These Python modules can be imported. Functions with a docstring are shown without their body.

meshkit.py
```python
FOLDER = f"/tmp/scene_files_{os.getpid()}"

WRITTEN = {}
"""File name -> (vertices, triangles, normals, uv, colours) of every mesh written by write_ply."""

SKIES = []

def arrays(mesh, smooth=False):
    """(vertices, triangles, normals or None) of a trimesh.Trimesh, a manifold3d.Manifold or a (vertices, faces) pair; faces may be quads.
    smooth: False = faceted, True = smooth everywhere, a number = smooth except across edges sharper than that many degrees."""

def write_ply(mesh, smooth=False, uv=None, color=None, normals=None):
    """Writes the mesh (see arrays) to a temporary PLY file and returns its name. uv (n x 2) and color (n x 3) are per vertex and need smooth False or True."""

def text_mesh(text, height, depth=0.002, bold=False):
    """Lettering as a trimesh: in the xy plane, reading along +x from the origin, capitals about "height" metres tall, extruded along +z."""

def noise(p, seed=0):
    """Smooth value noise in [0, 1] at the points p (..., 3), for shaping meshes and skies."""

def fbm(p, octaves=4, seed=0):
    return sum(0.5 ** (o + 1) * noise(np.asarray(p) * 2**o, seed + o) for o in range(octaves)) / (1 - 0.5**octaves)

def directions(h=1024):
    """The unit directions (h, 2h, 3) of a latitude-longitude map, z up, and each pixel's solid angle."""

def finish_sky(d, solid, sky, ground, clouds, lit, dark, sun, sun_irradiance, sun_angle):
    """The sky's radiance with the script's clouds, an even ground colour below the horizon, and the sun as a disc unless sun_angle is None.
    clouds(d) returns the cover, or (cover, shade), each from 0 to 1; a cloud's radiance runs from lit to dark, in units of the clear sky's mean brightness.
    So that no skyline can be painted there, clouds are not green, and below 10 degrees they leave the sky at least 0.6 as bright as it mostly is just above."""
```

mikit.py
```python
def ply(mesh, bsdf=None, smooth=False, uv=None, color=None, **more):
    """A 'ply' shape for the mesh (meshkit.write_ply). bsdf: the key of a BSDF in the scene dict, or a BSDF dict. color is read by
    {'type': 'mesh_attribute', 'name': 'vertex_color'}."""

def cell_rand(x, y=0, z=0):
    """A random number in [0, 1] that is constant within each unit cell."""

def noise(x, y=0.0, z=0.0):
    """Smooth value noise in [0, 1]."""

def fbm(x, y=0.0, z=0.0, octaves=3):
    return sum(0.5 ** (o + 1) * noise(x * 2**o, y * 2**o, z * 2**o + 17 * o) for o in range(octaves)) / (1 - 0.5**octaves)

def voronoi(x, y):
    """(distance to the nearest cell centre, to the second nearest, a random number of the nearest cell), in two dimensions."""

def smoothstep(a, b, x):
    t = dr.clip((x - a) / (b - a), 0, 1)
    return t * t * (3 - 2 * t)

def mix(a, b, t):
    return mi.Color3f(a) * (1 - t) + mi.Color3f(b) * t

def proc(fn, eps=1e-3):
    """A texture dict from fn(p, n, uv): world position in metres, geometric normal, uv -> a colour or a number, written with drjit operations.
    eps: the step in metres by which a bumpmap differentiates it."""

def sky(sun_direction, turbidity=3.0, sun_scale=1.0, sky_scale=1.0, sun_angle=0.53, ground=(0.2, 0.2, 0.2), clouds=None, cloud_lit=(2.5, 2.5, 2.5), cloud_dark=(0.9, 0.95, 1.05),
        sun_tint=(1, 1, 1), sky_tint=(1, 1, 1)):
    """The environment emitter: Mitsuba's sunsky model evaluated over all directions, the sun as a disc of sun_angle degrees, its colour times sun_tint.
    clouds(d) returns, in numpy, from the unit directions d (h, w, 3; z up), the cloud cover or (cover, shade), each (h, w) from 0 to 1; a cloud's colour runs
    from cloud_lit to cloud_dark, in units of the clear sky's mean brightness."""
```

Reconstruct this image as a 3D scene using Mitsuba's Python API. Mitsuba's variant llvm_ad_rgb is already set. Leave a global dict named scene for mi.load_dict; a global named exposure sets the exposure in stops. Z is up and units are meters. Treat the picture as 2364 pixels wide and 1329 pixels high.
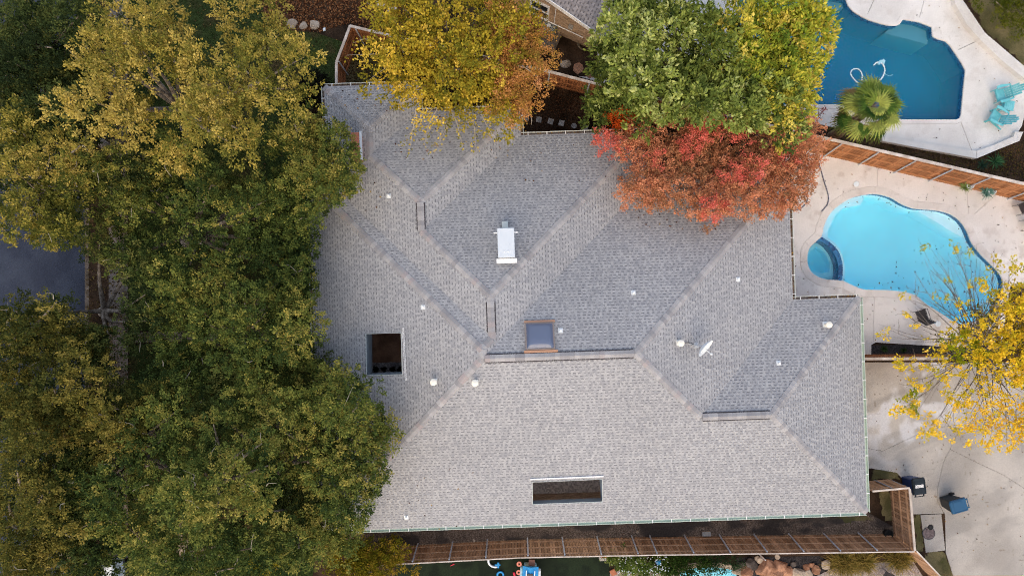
import math, random
import numpy as np, trimesh, shapely, drjit as dr, mitsuba as mi, mikit, meshkit
from shapely.geometry import Polygon, LineString, Point, MultiPolygon, box as sbox
from shapely.ops import unary_union
T = mi.ScalarTransform4f
H, F, CX, CY = 34.0, 1577.0, 1190.0, 735.0      # drone height (m), focal length and nadir of the photograph in its pixels

# ------------------------------------------------------------------ camera, sky, exposure
scene, labels = {}, {}
scene['camera'] = {'type': 'perspective', 'fov': math.degrees(2 * math.atan(1182 / F)), 'fov_axis': 'x', 'near_clip': 0.5, 'far_clip': 400.0,
                   'principal_point_offset_x': (1182 - CX) / 2364, 'principal_point_offset_y': (664.5 - CY) / 1329,
                   'to_world': T().look_at(origin=[0, 0, H], target=[0, 0, 0], up=[0, 1, 0])}
scene['sky'] = mikit.sky([-0.10, -0.77, 0.62], turbidity=3, sun_scale=0.28, sun_angle=62, sun_tint=(1.0, 0.93, 0.80), sky_scale=1.0,
                         clouds=lambda d: 1.0, cloud_lit=(0.95, 1.09, 1.38))
exposure = 3.22

# ------------------------------------------------------------------ helpers
rnd = random.Random(7)
def at(px, py, z=0.0):
    """The point at height z that the drone's vertical view shows at photo pixel (px, py)."""
    k = (H - z) / F
    return np.array([(px - CX) * k, (CY - py) * k, z])
def pts(l, z=0.0): return [tuple(at(x, y, z)[:2]) for x, y in l]
def poly(l, z=0.0): return Polygon(pts(l, z)).buffer(0)
used = {}
def numbered(name):
    n = used.get(name, 0); used[name] = n + 1
    return name if n == 0 else f'{name}_{n:03d}'
def tag(key, label=None, cat=None, group=None, kind=None):
    d = labels.setdefault(key, {})
    if label: d['label'] = label
    if cat: d['category'] = cat
    if group: d['group'] = group
    if kind: d['kind'] = kind
    return key
def thing(name, label, cat, group=None, kind=None): return tag(numbered(name), label, cat, group, kind)
def put(key, mesh, mat, smooth=False, **kw):
    """One entry of the scene; key is final."""
    scene[key] = mikit.ply(mesh, mat, smooth, **kw); return key
def part(parent, name, mesh, mat, smooth=False, label=None, kind=None, **kw):
    k = numbered(parent + '__' + name); put(k, mesh, mat, smooth, **kw)
    if label or kind: tag(k, label, kind=kind)
    return k
def copy(parent, name, d, m): 
    k = numbered(parent + '__' + name); scene[k] = {**d, 'to_world': T(np.asarray(m, float).tolist())}; return k
def struct(name, mesh, mat, label, cat, smooth=False, kind='structure', **kw):
    k = thing(name, label, cat, kind=kind); put(k, mesh, mat, smooth, **kw); return k
cat_ = trimesh.util.concatenate
def rz(a):
    c, s = math.cos(a), math.sin(a); m = np.eye(4); m[:2, :2] = [[c, -s], [s, c]]; return m
def ry(a):
    c, s = math.cos(a), math.sin(a); m = np.eye(4); m[0, 0] = c; m[0, 2] = s; m[2, 0] = -s; m[2, 2] = c; return m
def rx(a):
    c, s = math.cos(a), math.sin(a); m = np.eye(4); m[1, 1] = c; m[1, 2] = -s; m[2, 1] = s; m[2, 2] = c; return m
def tr(x, y, z=0.0): m = np.eye(4); m[:3, 3] = [x, y, z]; return m
def box(lx, ly, lz, c=(0, 0, 0), m=None, bev=0.0):
    if bev:
        import manifold3d as mf
        b = min(bev, lx / 2.1, ly / 2.1, lz / 2.1)
        P = [[sx * (lx / 2 - bx), sy * (ly / 2 - by), sz * (lz / 2 - bz)] for sx in (-1, 1) for sy in (-1, 1) for sz in (-1, 1) for bx, by, bz in ((0, b, b), (b, 0, b), (b, b, 0))]
        g = trimesh.Trimesh(P, process=False).convex_hull
    else: g = trimesh.creation.box((lx, ly, lz))
    g.apply_translation(c)
    if m is not None: g.apply_transform(m)
    return g
def beam(a, b, w, h, up=(0, 0, 1)):
    a, b = np.asarray(a, float), np.asarray(b, float); d = b - a; L = np.linalg.norm(d); d /= L
    s = np.cross(up, d); s /= np.linalg.norm(s); u = np.cross(d, s)
    m = np.eye(4); m[:3, 0], m[:3, 1], m[:3, 2], m[:3, 3] = d, s, u, (a + b) / 2
    return box(L, w, h, m=m)
def tube(p, r, sides=7, cap=True):
    p = np.asarray(p, float); n = len(p); r = np.broadcast_to(np.asarray(r, float), (n,))
    t = np.gradient(p, axis=0); t /= np.linalg.norm(t, axis=1, keepdims=True) + 1e-12
    ref = np.where(np.abs(t[:, 2:]) < 0.9, [0, 0, 1.0], [1.0, 0, 0])
    a = np.cross(t, ref); a /= np.linalg.norm(a, axis=1, keepdims=True) + 1e-12
    for i in range(1, n):
        q = a[i - 1] - t[i] * (a[i - 1] @ t[i]); l = np.linalg.norm(q)
        if l > 1e-6: a[i] = q / l
    b = np.cross(t, a); an = np.arange(sides) * 2 * np.pi / sides
    v = (p[:, None] + r[:, None, None] * (np.cos(an)[None, :, None] * a[:, None] + np.sin(an)[None, :, None] * b[:, None])).reshape(-1, 3)
    i, j = np.meshgrid(np.arange(n - 1), np.arange(sides), indexing='ij'); j2 = (j + 1) % sides
    f = np.stack([i * sides + j, i * sides + j2, (i + 1) * sides + j2, (i + 1) * sides + j], -1).reshape(-1, 4)
    f = np.vstack([f[:, [0, 1, 2]], f[:, [0, 2, 3]]])
    if cap:
        v = np.vstack([v, p[:1], p[-1:]]); k = np.arange(sides); o = n * sides
        f = np.vstack([f, np.stack([(k + 1) % sides, k, k * 0 + o], 1), np.stack([(n - 1) * sides + k, (n - 1) * sides + (k + 1) % sides, k * 0 + o + 1], 1)])
    return trimesh.Trimesh(v, f, process=False)
def lathe(prof, c=(0, 0, 0), sections=24):
    m = trimesh.creation.revolve(np.array(prof, float), sections=sections); m.apply_translation(c); return m
def curve(P, n=8):
    """Catmull-Rom through the points (open)."""
    P = np.asarray(P, float); Q = np.vstack([2 * P[0] - P[1], P, 2 * P[-1] - P[-2]]); out = []
    for i in range(1, len(Q) - 2):
        for t in np.linspace(0, 1, n, endpoint=False):
            a, b, c, d = Q[i - 1:i + 3]
            out.append(0.5 * (2 * b + (c - a) * t + (2 * a - 5 * b + 4 * c - d) * t * t + (3 * b - a - 3 * c + d) * t ** 3))
    return np.array(out + [Q[-2]])
def closed(P, n=6):
    P = np.asarray(P, float); k = len(P); out = []
    for i in range(k):
        a, b, c, d = P[i - 1], P[i], P[(i + 1) % k], P[(i + 2) % k]
        for t in np.linspace(0, 1, n, endpoint=False):
            out.append(0.5 * (2 * b + (c - a) * t + (2 * a - 5 * b + 4 * c - d) * t * t + (3 * b - a - 3 * c + d) * t ** 3))
    return np.array(out)
def polys(g): return [q for q in getattr(g, 'geoms', [g]) if q.geom_type == 'Polygon' and q.area > 1e-4]
def sheet(g, z):
    ms = []
    for q in polys(g):
        v, f = trimesh.creation.triangulate_polygon(q, engine='earcut')
        v = np.c_[v, np.full(len(v), z)]; f = np.array(f)
        e1, e2 = v[f[:, 1]] - v[f[:, 0]], v[f[:, 2]] - v[f[:, 0]]
        neg = e1[:, 0] * e2[:, 1] - e1[:, 1] * e2[:, 0] < 0; f[neg] = f[neg][:, ::-1]
        ms.append(trimesh.Trimesh(v, f, process=False))
    return cat_(ms)
def slab(g, z0, z1):
    ms = []
    for q in polys(g):
        m = trimesh.creation.extrude_polygon(q, z1 - z0, engine='earcut'); m.apply_translation((0, 0, z0)); ms.append(m)
    return cat_(ms)
def hull(P): return trimesh.Trimesh(np.asarray(P, float), process=False).convex_hull
def rock(c, r, seed, flat=0.6):
    g = np.random.default_rng(seed); p = g.normal(size=(26, 3)); p /= np.linalg.norm(p, axis=1, keepdims=True)
    p *= g.uniform(.75, 1.05, (26, 1)); return hull(p * np.array([r * g.uniform(.85, 1.2), r * g.uniform(.8, 1.1), r * flat]) + np.array(c))

# ------------------------------------------------------------------ materials
def rgb(c): return {'type': 'rgb', 'value': list(c)}
def mat(name, c, rough=0.6, **k):
    scene[name] = {'type': 'twosided', 'bsdf': {'type': 'principled', 'base_color': c if isinstance(c, dict) else rgb(c), 'roughness': rough, 'specular': k.pop('spec', 0.3), **k}}
    return name
N = mikit
def tex(a, b, s=1.0, o=3, lo=0.3, hi=0.7, grain=0.0, gs=60.0):
    """a..b by noise of scale s (features per metre), with a fine grain."""
    def fn(p, n, uv):
        c = N.mix(a, b, N.smoothstep(lo, hi, N.fbm(p.x * s, p.y * s, p.z * s, o)))
        return c * (1 - grain + 2 * grain * N.noise(p.x * gs, p.y * gs, p.z * gs)) if grain else c
    return mikit.proc(fn)
def f_shingle(p, n, uv):                     # uv.x: the granule blend of the piece, uv.y: 0 face, 1 printed shadow band of the laminate
    t = uv.x
    c = N.mix((0.268, 0.272, 0.288), (0.372, 0.373, 0.380), N.smoothstep(0.0, 1.0, t))
    c = N.mix(c, mi.Color3f(0.305, 0.298, 0.325), N.smoothstep(0.72, 0.95, N.noise(t * 57.0, t * 13.0, 0.5)))
    c = N.mix(c, mi.Color3f(0.135, 0.136, 0.15), 0.78 * uv.y)
    c = c * (0.92 + 0.16 * N.fbm(p.x * 0.35, p.y * 0.35, p.z * 0.2, 3))
    return c * (0.82 + 0.36 * N.noise(p.x * 90, p.y * 90, p.z * 90))
mat('shingle_mat', mikit.proc(f_shingle), 0.9, spec=0.15)
def f_cap(p, n, uv):
    c = N.mix((0.25, 0.245, 0.255), (0.375, 0.368, 0.37), uv.x)
    c = N.mix(c, mi.Color3f(0.33, 0.295, 0.295), N.smoothstep(0.90, 0.97, uv.y))
    return c * (0.82 + 0.36 * N.noise(p.x * 90, p.y * 90, p.z * 90))
mat('cap_mat', mikit.proc(f_cap), 0.9, spec=0.15)
def f_nshingle(p, n, uv):
    c = N.mix((0.22, 0.20, 0.20), (0.36, 0.325, 0.32), uv.x)
    return N.mix(c, mi.Color3f(0.11, 0.10, 0.105), 0.9 * uv.y)
mat('brown_shingle_mat', mikit.proc(f_nshingle), 0.9, spec=0.15)
mat('deck_board', (0.06, 0.055, 0.05), 0.9)
mat('soil', tex((0.022, 0.014, 0.009), (0.062, 0.038, 0.024), 1.3, 4, .25, .75, .45, 45), 0.95, spec=0.1)
def f_lawn(p, n, uv):
    c = N.mix((0.020, 0.034, 0.010), (0.050, 0.070, 0.020), N.fbm(p.x * 1.1, p.y * 1.1, 0, 4))
    c = N.mix(c, mi.Color3f(0.06, 0.045, 0.02), N.smoothstep(0.58, 0.8, N.fbm(p.x * 0.6 + 7, p.y * 0.6, 3, 4)))
    return c * (0.6 + 0.8 * N.noise(p.x * 40, p.y * 40, 0))
mat('lawn_mat', mikit.proc(f_lawn), 0.9, spec=0.1)
mat('dry_lawn', tex((0.075, 0.070, 0.030), (0.15, 0.125, 0.062), 1.4, 4, .3, .7, .4, 45), 0.9, spec=0.1)
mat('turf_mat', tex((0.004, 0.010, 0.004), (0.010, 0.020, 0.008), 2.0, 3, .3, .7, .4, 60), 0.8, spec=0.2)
mat('asphalt', tex((0.020, 0.027, 0.048), (0.034, 0.044, 0.070), 0.8, 4, .3, .7, .35, 40), 0.85, spec=0.3)
def f_walk(p, n, uv):
    c = N.mix((0.15, 0.125, 0.105), (0.24, 0.20, 0.175), N.fbm(p.x * 1.5, p.y * 1.5, 0, 4))
    return N.mix(c, mi.Color3f(0.10, 0.075, 0.05), 0.8 * N.smoothstep(0.45, 0.7, N.fbm(p.x * 2.3 + 4, p.y * 2.3, 1, 4))) * (0.85 + 0.3 * N.noise(p.x * 50, p.y * 50, 0))
mat('sidewalk_mat', mikit.proc(f_walk), 0.9, spec=0.15)
def concrete(a, b, stain, amount, s=0.7, seed=0.0):
    def fn(p, n, uv):
        c = N.mix(a, b, N.smoothstep(.25, .75, N.fbm(p.x * s + seed, p.y * s, seed, 5)))
        c = N.mix(c, mi.Color3f(*stain), amount * N.smoothstep(.55, .82, N.fbm(p.x * 2.1 + seed + 9, p.y * 2.1, 2, 4)))
        c = N.mix(c, mi.Color3f(*stain), 0.8 * amount * N.smoothstep(.80, .86, N.noise(p.x * 7, p.y * 7, seed)) * N.smoothstep(.45, .7, N.noise(p.x * .9, p.y * .9, seed + 3)))
        return c * (0.93 + 0.14 * N.noise(p.x * 55, p.y * 55, 0))
    return mikit.proc(fn)
mat('pool_concrete', concrete((0.65, 0.60, 0.555), (0.74, 0.69, 0.645), (0.44, 0.37, 0.32), 0.45), 0.85, spec=0.2)
mat('pale_concrete', concrete((0.55, 0.535, 0.515), (0.65, 0.635, 0.615), (0.50, 0.47, 0.44), 0.5, 0.9, 4.0), 0.85, spec=0.2)
def f_alley(p, n, uv):
    c = N.mix((0.305, 0.28, 0.252), (0.44, 0.408, 0.37), N.smoothstep(.25, .75, N.fbm(p.x * .5, p.y * .5, 0, 5)))
    c = N.mix(c, mi.Color3f(.235, .22, .205), .45 * N.smoothstep(.5, .75, N.fbm(p.x * .35 + p.y * .15 + 3, p.y * 1.5 - p.x * .6, 1, 4)))
    # tyre arcs that swing out of the yard, darker rubber bands round one turning centre
    r = dr.sqrt(dr.square(p.x - 15.2) + dr.square(p.y + 19.5))
    band = N.smoothstep(.55, .95, N.noise(r * 2.3, 0.5, 0.5)) * N.smoothstep(16.5, 19.5, p.x)
    c = N.mix(c, mi.Color3f(.20, .19, .19), .65 * band * (.4 + .6 * N.fbm(p.x, p.y, 4, 3)))
    # lime wash-out by the house
    w = N.smoothstep(.54, .70, N.fbm(p.x * .9, p.y * .9 + 2, 5, 4)) * N.smoothstep(4.2, 1.8, dr.sqrt(dr.square(p.x - 19.2) + dr.square(p.y + 3.8)))
    c = N.mix(c, mi.Color3f(.58, .585, .61), .75 * w)
    w2 = N.smoothstep(.46, .62, N.fbm(p.x * 1.3 + 5, p.y * 1.3, 2, 4)) * N.smoothstep(1.8, .3, dr.sqrt(dr.square(p.x - 28.6) + dr.square(p.y + 13.4)))
    c = N.mix(c, mi.Color3f(.58, .59, .63), .8 * w2)
    c = N.mix(c, mi.Color3f(.16, .13, .10), .6 * N.smoothstep(.85, .9, N.noise(p.x * 8, p.y * 8, 3)) * N.smoothstep(.5, .75, N.noise(p.x * 1.1, p.y * 1.1, 8)))
    return c * (0.88 + 0.24 * N.noise(p.x * 45, p.y * 45, 0))
mat('alley_mat', mikit.proc(f_alley), 0.9, spec=0.15)
def f_gravel(a, b):
    def fn(p, n, uv):
        d, e, w = N.voronoi(p.x * 26, p.y * 26)
        c = N.mix(a, b, w) * (0.35 + 0.65 * N.smoothstep(.0, .35, e - d))
        return c * (.7 + .6 * N.fbm(p.x * .9, p.y * .9, 0, 4))
    return mikit.proc(fn)
def f_strip(p, n, uv):
    d, e, w = N.voronoi(p.x * 26, p.y * 26)
    c = N.mix((0.075, 0.054, 0.040), (0.26, 0.195, 0.15), w) * (0.4 + 0.6 * N.smoothstep(.0, .35, e - d))
    c = N.mix(c, mi.Color3f(.035, .030, .028), .85 * N.smoothstep(.50, .62, N.fbm(p.x * .55, p.y * .9, 3, 4)))
    return c * (.75 + .5 * N.fbm(p.x * .9, p.y * .9, 0, 4))
mat('gravel_mat', mikit.proc(f_strip), 0.95, spec=0.1)
mat('pea_gravel', tex((0.40, 0.33, 0.28), (0.70, 0.61, 0.54), 14.0, 3, .3, .7, .35, 50), 0.95, spec=0.1)
mat('mulch', tex((0.16, 0.085, 0.052), (0.32, 0.18, 0.115), 2.0, 4, .25, .75, .45, 45), 0.95, spec=0.1)
mat('dark_gravel_mat', f_gravel((0.018, 0.017, 0.018), (0.07, 0.062, 0.062)), 0.95, spec=0.1)
mat('white_gravel_mat', f_gravel((0.10, 0.09, 0.10), (0.52, 0.50, 0.52)), 0.95, spec=0.1)
mat('patio_mat', f_gravel((0.30, 0.25, 0.23), (0.52, 0.44, 0.41)), 0.95, spec=0.1)
def wood(a, b, s=1.0):
    def fn(p, n, uv):
        c = N.mix(a, b, uv.x) 
        g = N.fbm(p.x * 9 * s, p.y * 9 * s, p.z * 1.3, 3)
        return c * (0.62 + 0.76 * g)
    return mikit.proc(fn)
for k, (a, b) in {'cedar': ((0.150, 0.052, 0.022), (0.30, 0.125, 0.055)), 'pool_cedar': ((0.22, 0.092, 0.040), (0.38, 0.17, 0.078)), 'old_cedar': ((0.20, 0.115, 0.065), (0.38, 0.235, 0.145))}.items():
    for i, t in enumerate((0.15, 0.55, 0.95)):
        def fn(p, n, uv, a=a, b=b, t=t): return N.mix(a, b, t) * (0.62 + 0.76 * N.fbm(p.x * 8, p.y * 8, p.z * 1.2, 3))
        mat(f'{k}_mat_{i}', mikit.proc(fn), 0.85, spec=0.15)
mat('weathered_rail', tex((0.40, 0.34, 0.29), (0.60, 0.54, 0.49), 3.0, 3), 0.85, spec=0.15)
mat('galvanized', (0.40, 0.43, 0.47), 0.5)
mat('white_paint', (0.80, 0.80, 0.80), 0.5)
mat('gutter_dark', (0.16, 0.13, 0.115), 0.8)
mat('gutter_pale', (0.52, 0.55, 0.52), 0.5)
mat('gutter_green', (0.46, 0.54, 0.47), 0.5)
mat('fascia_blue', (0.20, 0.235, 0.27), 0.6)
mat('brick_wall', tex((0.28, 0.18, 0.12), (0.42, 0.29, 0.20), 6.0, 3, .3, .7, .3, 20), 0.9, spec=0.1)
mat('chimney_red', (0.40, 0.15, 0.10), 0.9)
def f_nbrick(p, n, uv):
    u, v = uv.x / 0.21, uv.y / 0.075
    r = dr.floor(v); u2 = u + .5 * (r - 2 * dr.floor(r / 2))
    fu, fv = u2 - dr.floor(u2), v - r
    joint = dr.maximum(N.smoothstep(.06, .02, fu), N.smoothstep(.16, .06, fv))
    c = N.mix((0.26, 0.165, 0.10), (0.47, 0.33, 0.22), N.cell_rand(u2, v, 3))
    return N.mix(c, mi.Color3f(.36, .31, .26), joint)
mat('neighbor_brick', mikit.proc(f_nbrick), 0.9, spec=0.1)
mat('lead_metal', (0.56, 0.61, 0.66), 0.5, metallic=0.1)
mat('copper_wood', (0.48, 0.27, 0.17), 0.7)
mat('bronze_frame', (0.25, 0.21, 0.195), 0.5)
mat('vent_slot', (0.055, 0.05, 0.055), 0.9)
mat('ivory', (0.80, 0.76, 0.66), 0.5)
mat('dish_grey', (0.66, 0.69, 0.70), 0.5)
mat('dark_steel', (0.05, 0.05, 0.055), 0.5)
mat('bark', tex((0.13, 0.105, 0.085), (0.27, 0.23, 0.19), 5.0, 3), 0.95, spec=0.1)
mat('pale_twig', (0.40, 0.35, 0.28), 0.9, spec=0.1)
mat('palm_trunk', tex((0.10, 0.065, 0.045), (0.22, 0.15, 0.11), 8.0, 3), 0.95, spec=0.1)
scene['leaf'] = {'type': 'principledthin', 'base_color': {'type': 'mesh_attribute', 'name': 'vertex_color'}, 'roughness': 0.6, 'diff_trans': 0.45, 'spec_trans': 0.0}
scene['debris'] = {'type': 'twosided', 'bsdf': {'type': 'diffuse', 'reflectance': {'type': 'mesh_attribute', 'name': 'vertex_color'}}}
mat('turquoise', tex((0.10, 0.40, 0.45), (0.16, 0.48, 0.53), 4.0, 3), 0.7)
mat('bin_navy', (0.012, 0.034, 0.12), 0.35); mat('bin_black', (0.010, 0.016, 0.022), 0.4); mat('bin_blue', (0.022, 0.085, 0.17), 0.4)
mat('rubber', (0.012, 0.012, 0.013), 0.7)
mat('manhole', tex((0.10, 0.075, 0.075), (0.17, 0.13, 0.13), 14.0, 2), 0.7)
mat('plaster_light', tex((0.60, 0.78, 0.86), (0.72, 0.87, 0.93), 0.35, 4), 0.8); mat('plaster_dark', (0.012, 0.14, 0.26), 0.8); mat('plaster_step', (0.11, 0.235, 0.31), 0.8)
def f_mosaic(p, n, uv):
    t = N.cell_rand(p.x * 9 + p.y * 5, p.y * 9 - p.x * 5, p.z * 12)
    return N.mix((0.006, 0.035, 0.12), (0.03, 0.17, 0.34), t)
mat('mosaic', mikit.proc(f_mosaic), 0.3, spec=0.5)
mat('coping_mat', concrete((0.63, 0.575, 0.525), (0.71, 0.655, 0.61), (0.42, 0.35, 0.29), 0.35, 1.4, 2.0), 0.8, spec=0.2)
mat('stone_tan', tex((0.28, 0.22, 0.165), (0.46, 0.38, 0.30), 3.0, 4, .3, .7, .2, 30), 0.9, spec=0.1)
mat('stone_rust', tex((0.20, 0.10, 0.06), (0.40, 0.22, 0.14), 4.0, 4, .3, .7, .2, 30), 0.9, spec=0.1)
mat('stone_grey', tex((0.28, 0.27, 0.25), (0.44, 0.42, 0.40), 5.0, 4, .3, .7, .2, 30), 0.9, spec=0.1)
mat('stone_dark', tex((0.05, 0.042, 0.038), (0.12, 0.10, 0.09), 5.0, 3), 0.9, spec=0.1)
mat('toy_blue', (0.03, 0.28, 0.62), 0.35); mat('toy_pale', (0.36, 0.62, 0.72), 0.4); mat('toy_red', (0.62, 0.03, 0.07), 0.4)
mat('toy_coral', (0.70, 0.24, 0.17), 0.5); mat('toy_white', (0.72, 0.78, 0.82), 0.4); mat('toy_brown', (0.22, 0.10, 0.07), 0.6)
mat('hose_blue', (0.10, 0.11, 0.16), 0.5); mat('hose_white', (0.72, 0.75, 0.76), 0.4); mat('hose_tan', (0.22, 0.18, 0.12), 0.6)
mat('terracotta', (0.40, 0.15, 0.08), 0.8)
mat('window_glass', (0.02, 0.025, 0.03), 0.1, spec=0.6)
mat('ac_grey', (0.10, 0.115, 0.125), 0.5)
mat('fabric_dark', (0.045, 0.036, 0.034), 0.8)
scene['pane'] = {'type': 'thindielectric', 'int_ior': 1.25}
scene['dome_plastic'] = {'type': 'blendbsdf', 'weight': 0.62, 'a': {'type': 'thindielectric', 'int_ior': 1.5},
                         'b': {'type': 'twosided', 'bsdf': {'type': 'principled', 'base_color': rgb((0.155, 0.195, 0.31)), 'roughness': 0.10, 'specular': 0.9}}}
scene['clear_water'] = {'type': 'homogeneous', 'albedo': rgb((0.50, 0.86, 0.97)), 'sigma_t': rgb((1.0, 0.286, 0.21)), 'scale': 0.75}
scene['spa_depth'] = {'type': 'homogeneous', 'albedo': rgb((0.20, 0.78, 0.95)), 'sigma_t': rgb((1.0, 0.36, 0.26)), 'scale': 1.2}
scene['deep_water'] = {'type': 'homogeneous', 'albedo': rgb((0.005, 0.57, 0.82)), 'sigma_t': rgb((1.0, 0.364, 0.29)), 'scale': 1.3}

# ------------------------------------------------------------------ the house: equal-pitch roof over a stepped plan, in a frame turned by TH
TH, ZE, PITCH = math.radians(1.97), 2.75, 0.405
EAVE = dict(W1=9.23, W2=8.37, N0=10.88, N1=9.61, N2=8.35, N3=6.565, N4=0.42, N2b=6.19, E0=-4.06, E1=0.517, E1b=6.36, E2=12.70, E3=15.763, S1=9.40)
R2 = np.array([[math.cos(TH), -math.sin(TH)], [math.sin(TH), math.cos(TH)]])
NV = {k: R2 @ np.array({'W': (-1., 0.), 'N': (0., 1.), 'E': (1., 0.), 'S': (0., -1.)}[k[0]]) for k in EAVE}
def zr(k, p): return ZE + PITCH * (EAVE[k] - NV[k] @ np.asarray(p)[:2])
def corner(a, b):
    p = np.linalg.solve(np.array([NV[a], NV[b]]), [EAVE[a], EAVE[b]]); return np.array([*p, ZE])
def peak(a, b, c):
    A = [[PITCH * NV[n][0], PITCH * NV[n][1], 1] for n in (a, b, c)]
    return np.linalg.solve(A, [ZE + PITCH * EAVE[n] for n in (a, b, c)])
V = dict(a=corner('W2', 'N0'), b=corner('E0', 'N0'), c=corner('E0', 'N1'), d=corner('E1', 'N1'), e=corner('E1', 'N2'), k=corner('E1b', 'N2'), l=corner('E1b', 'N2b'),
         m=corner('E2', 'N2b'), g=corner('E2', 'N4'), h=corner('E3', 'N4'), i=corner('E3', 'S1'), j=corner('W1', 'S1'), n=corner('W1', 'N3'), o=corner('W2', 'N3'),
         P0=peak('W2', 'E0', 'N0'), P1=peak('W2', 'E0', 'N1'), P2=peak('W2', 'N1', 'E1'), P3=peak('W2', 'E1', 'N2'), P4=peak('W2', 'N2', 'E1b'), P5=peak('W2', 'E1b', 'N3'),
         Q1=peak('W1', 'E1b', 'N3'), P6=peak('W1', 'N2b', 'S1'), P7=peak('N2b', 'S1', 'E2'), P8=peak('E2', 'S1', 'N4'), P9=peak('N4', 'S1', 'E3'))
FACET = dict(N0='a b P0', E0='b c P1 P0', W2='a P0 P1 P2 P3 P4 P5 o', N1='c d P2 P1', E1='d e P3 P2', N2='e k P4 P3', E1b='k l P6 Q1 P5 P4', N3='n o P5 Q1',
             W1='n Q1 P6 j', S1='j P6 P7 P8 P9 i', N2b='l m P7 P6', E2='m g P8 P7', N4='g h P9 P8', E3='h i P9')
def on_roof(k, px, py):
    z = 4.0
    for _ in range(30): z = zr(k, at(px, py, z))
    return at(px, py, z)
def foot(l, k): return Polygon([tuple(on_roof(k, x, y)[:2]) for x, y in l])
court = foot([(845, 770), (926, 768), (929, 864), (846, 866)], 'W1')
light_well = foot([(1229, 1112), (1390, 1105), (1391, 1157), (1230, 1163)], 'S1')
skylight_hole = foot([(1211, 747), (1278, 745), (1281, 806), (1213, 809)], 'N2b')
HOLES = {'W1': [court], 'S1': [light_well], 'N2b': [skylight_hole]}
house = thing('house', 'large house with a grey shingled hip roof in the middle of the picture', 'house')
roof = house + '__roof'

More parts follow.
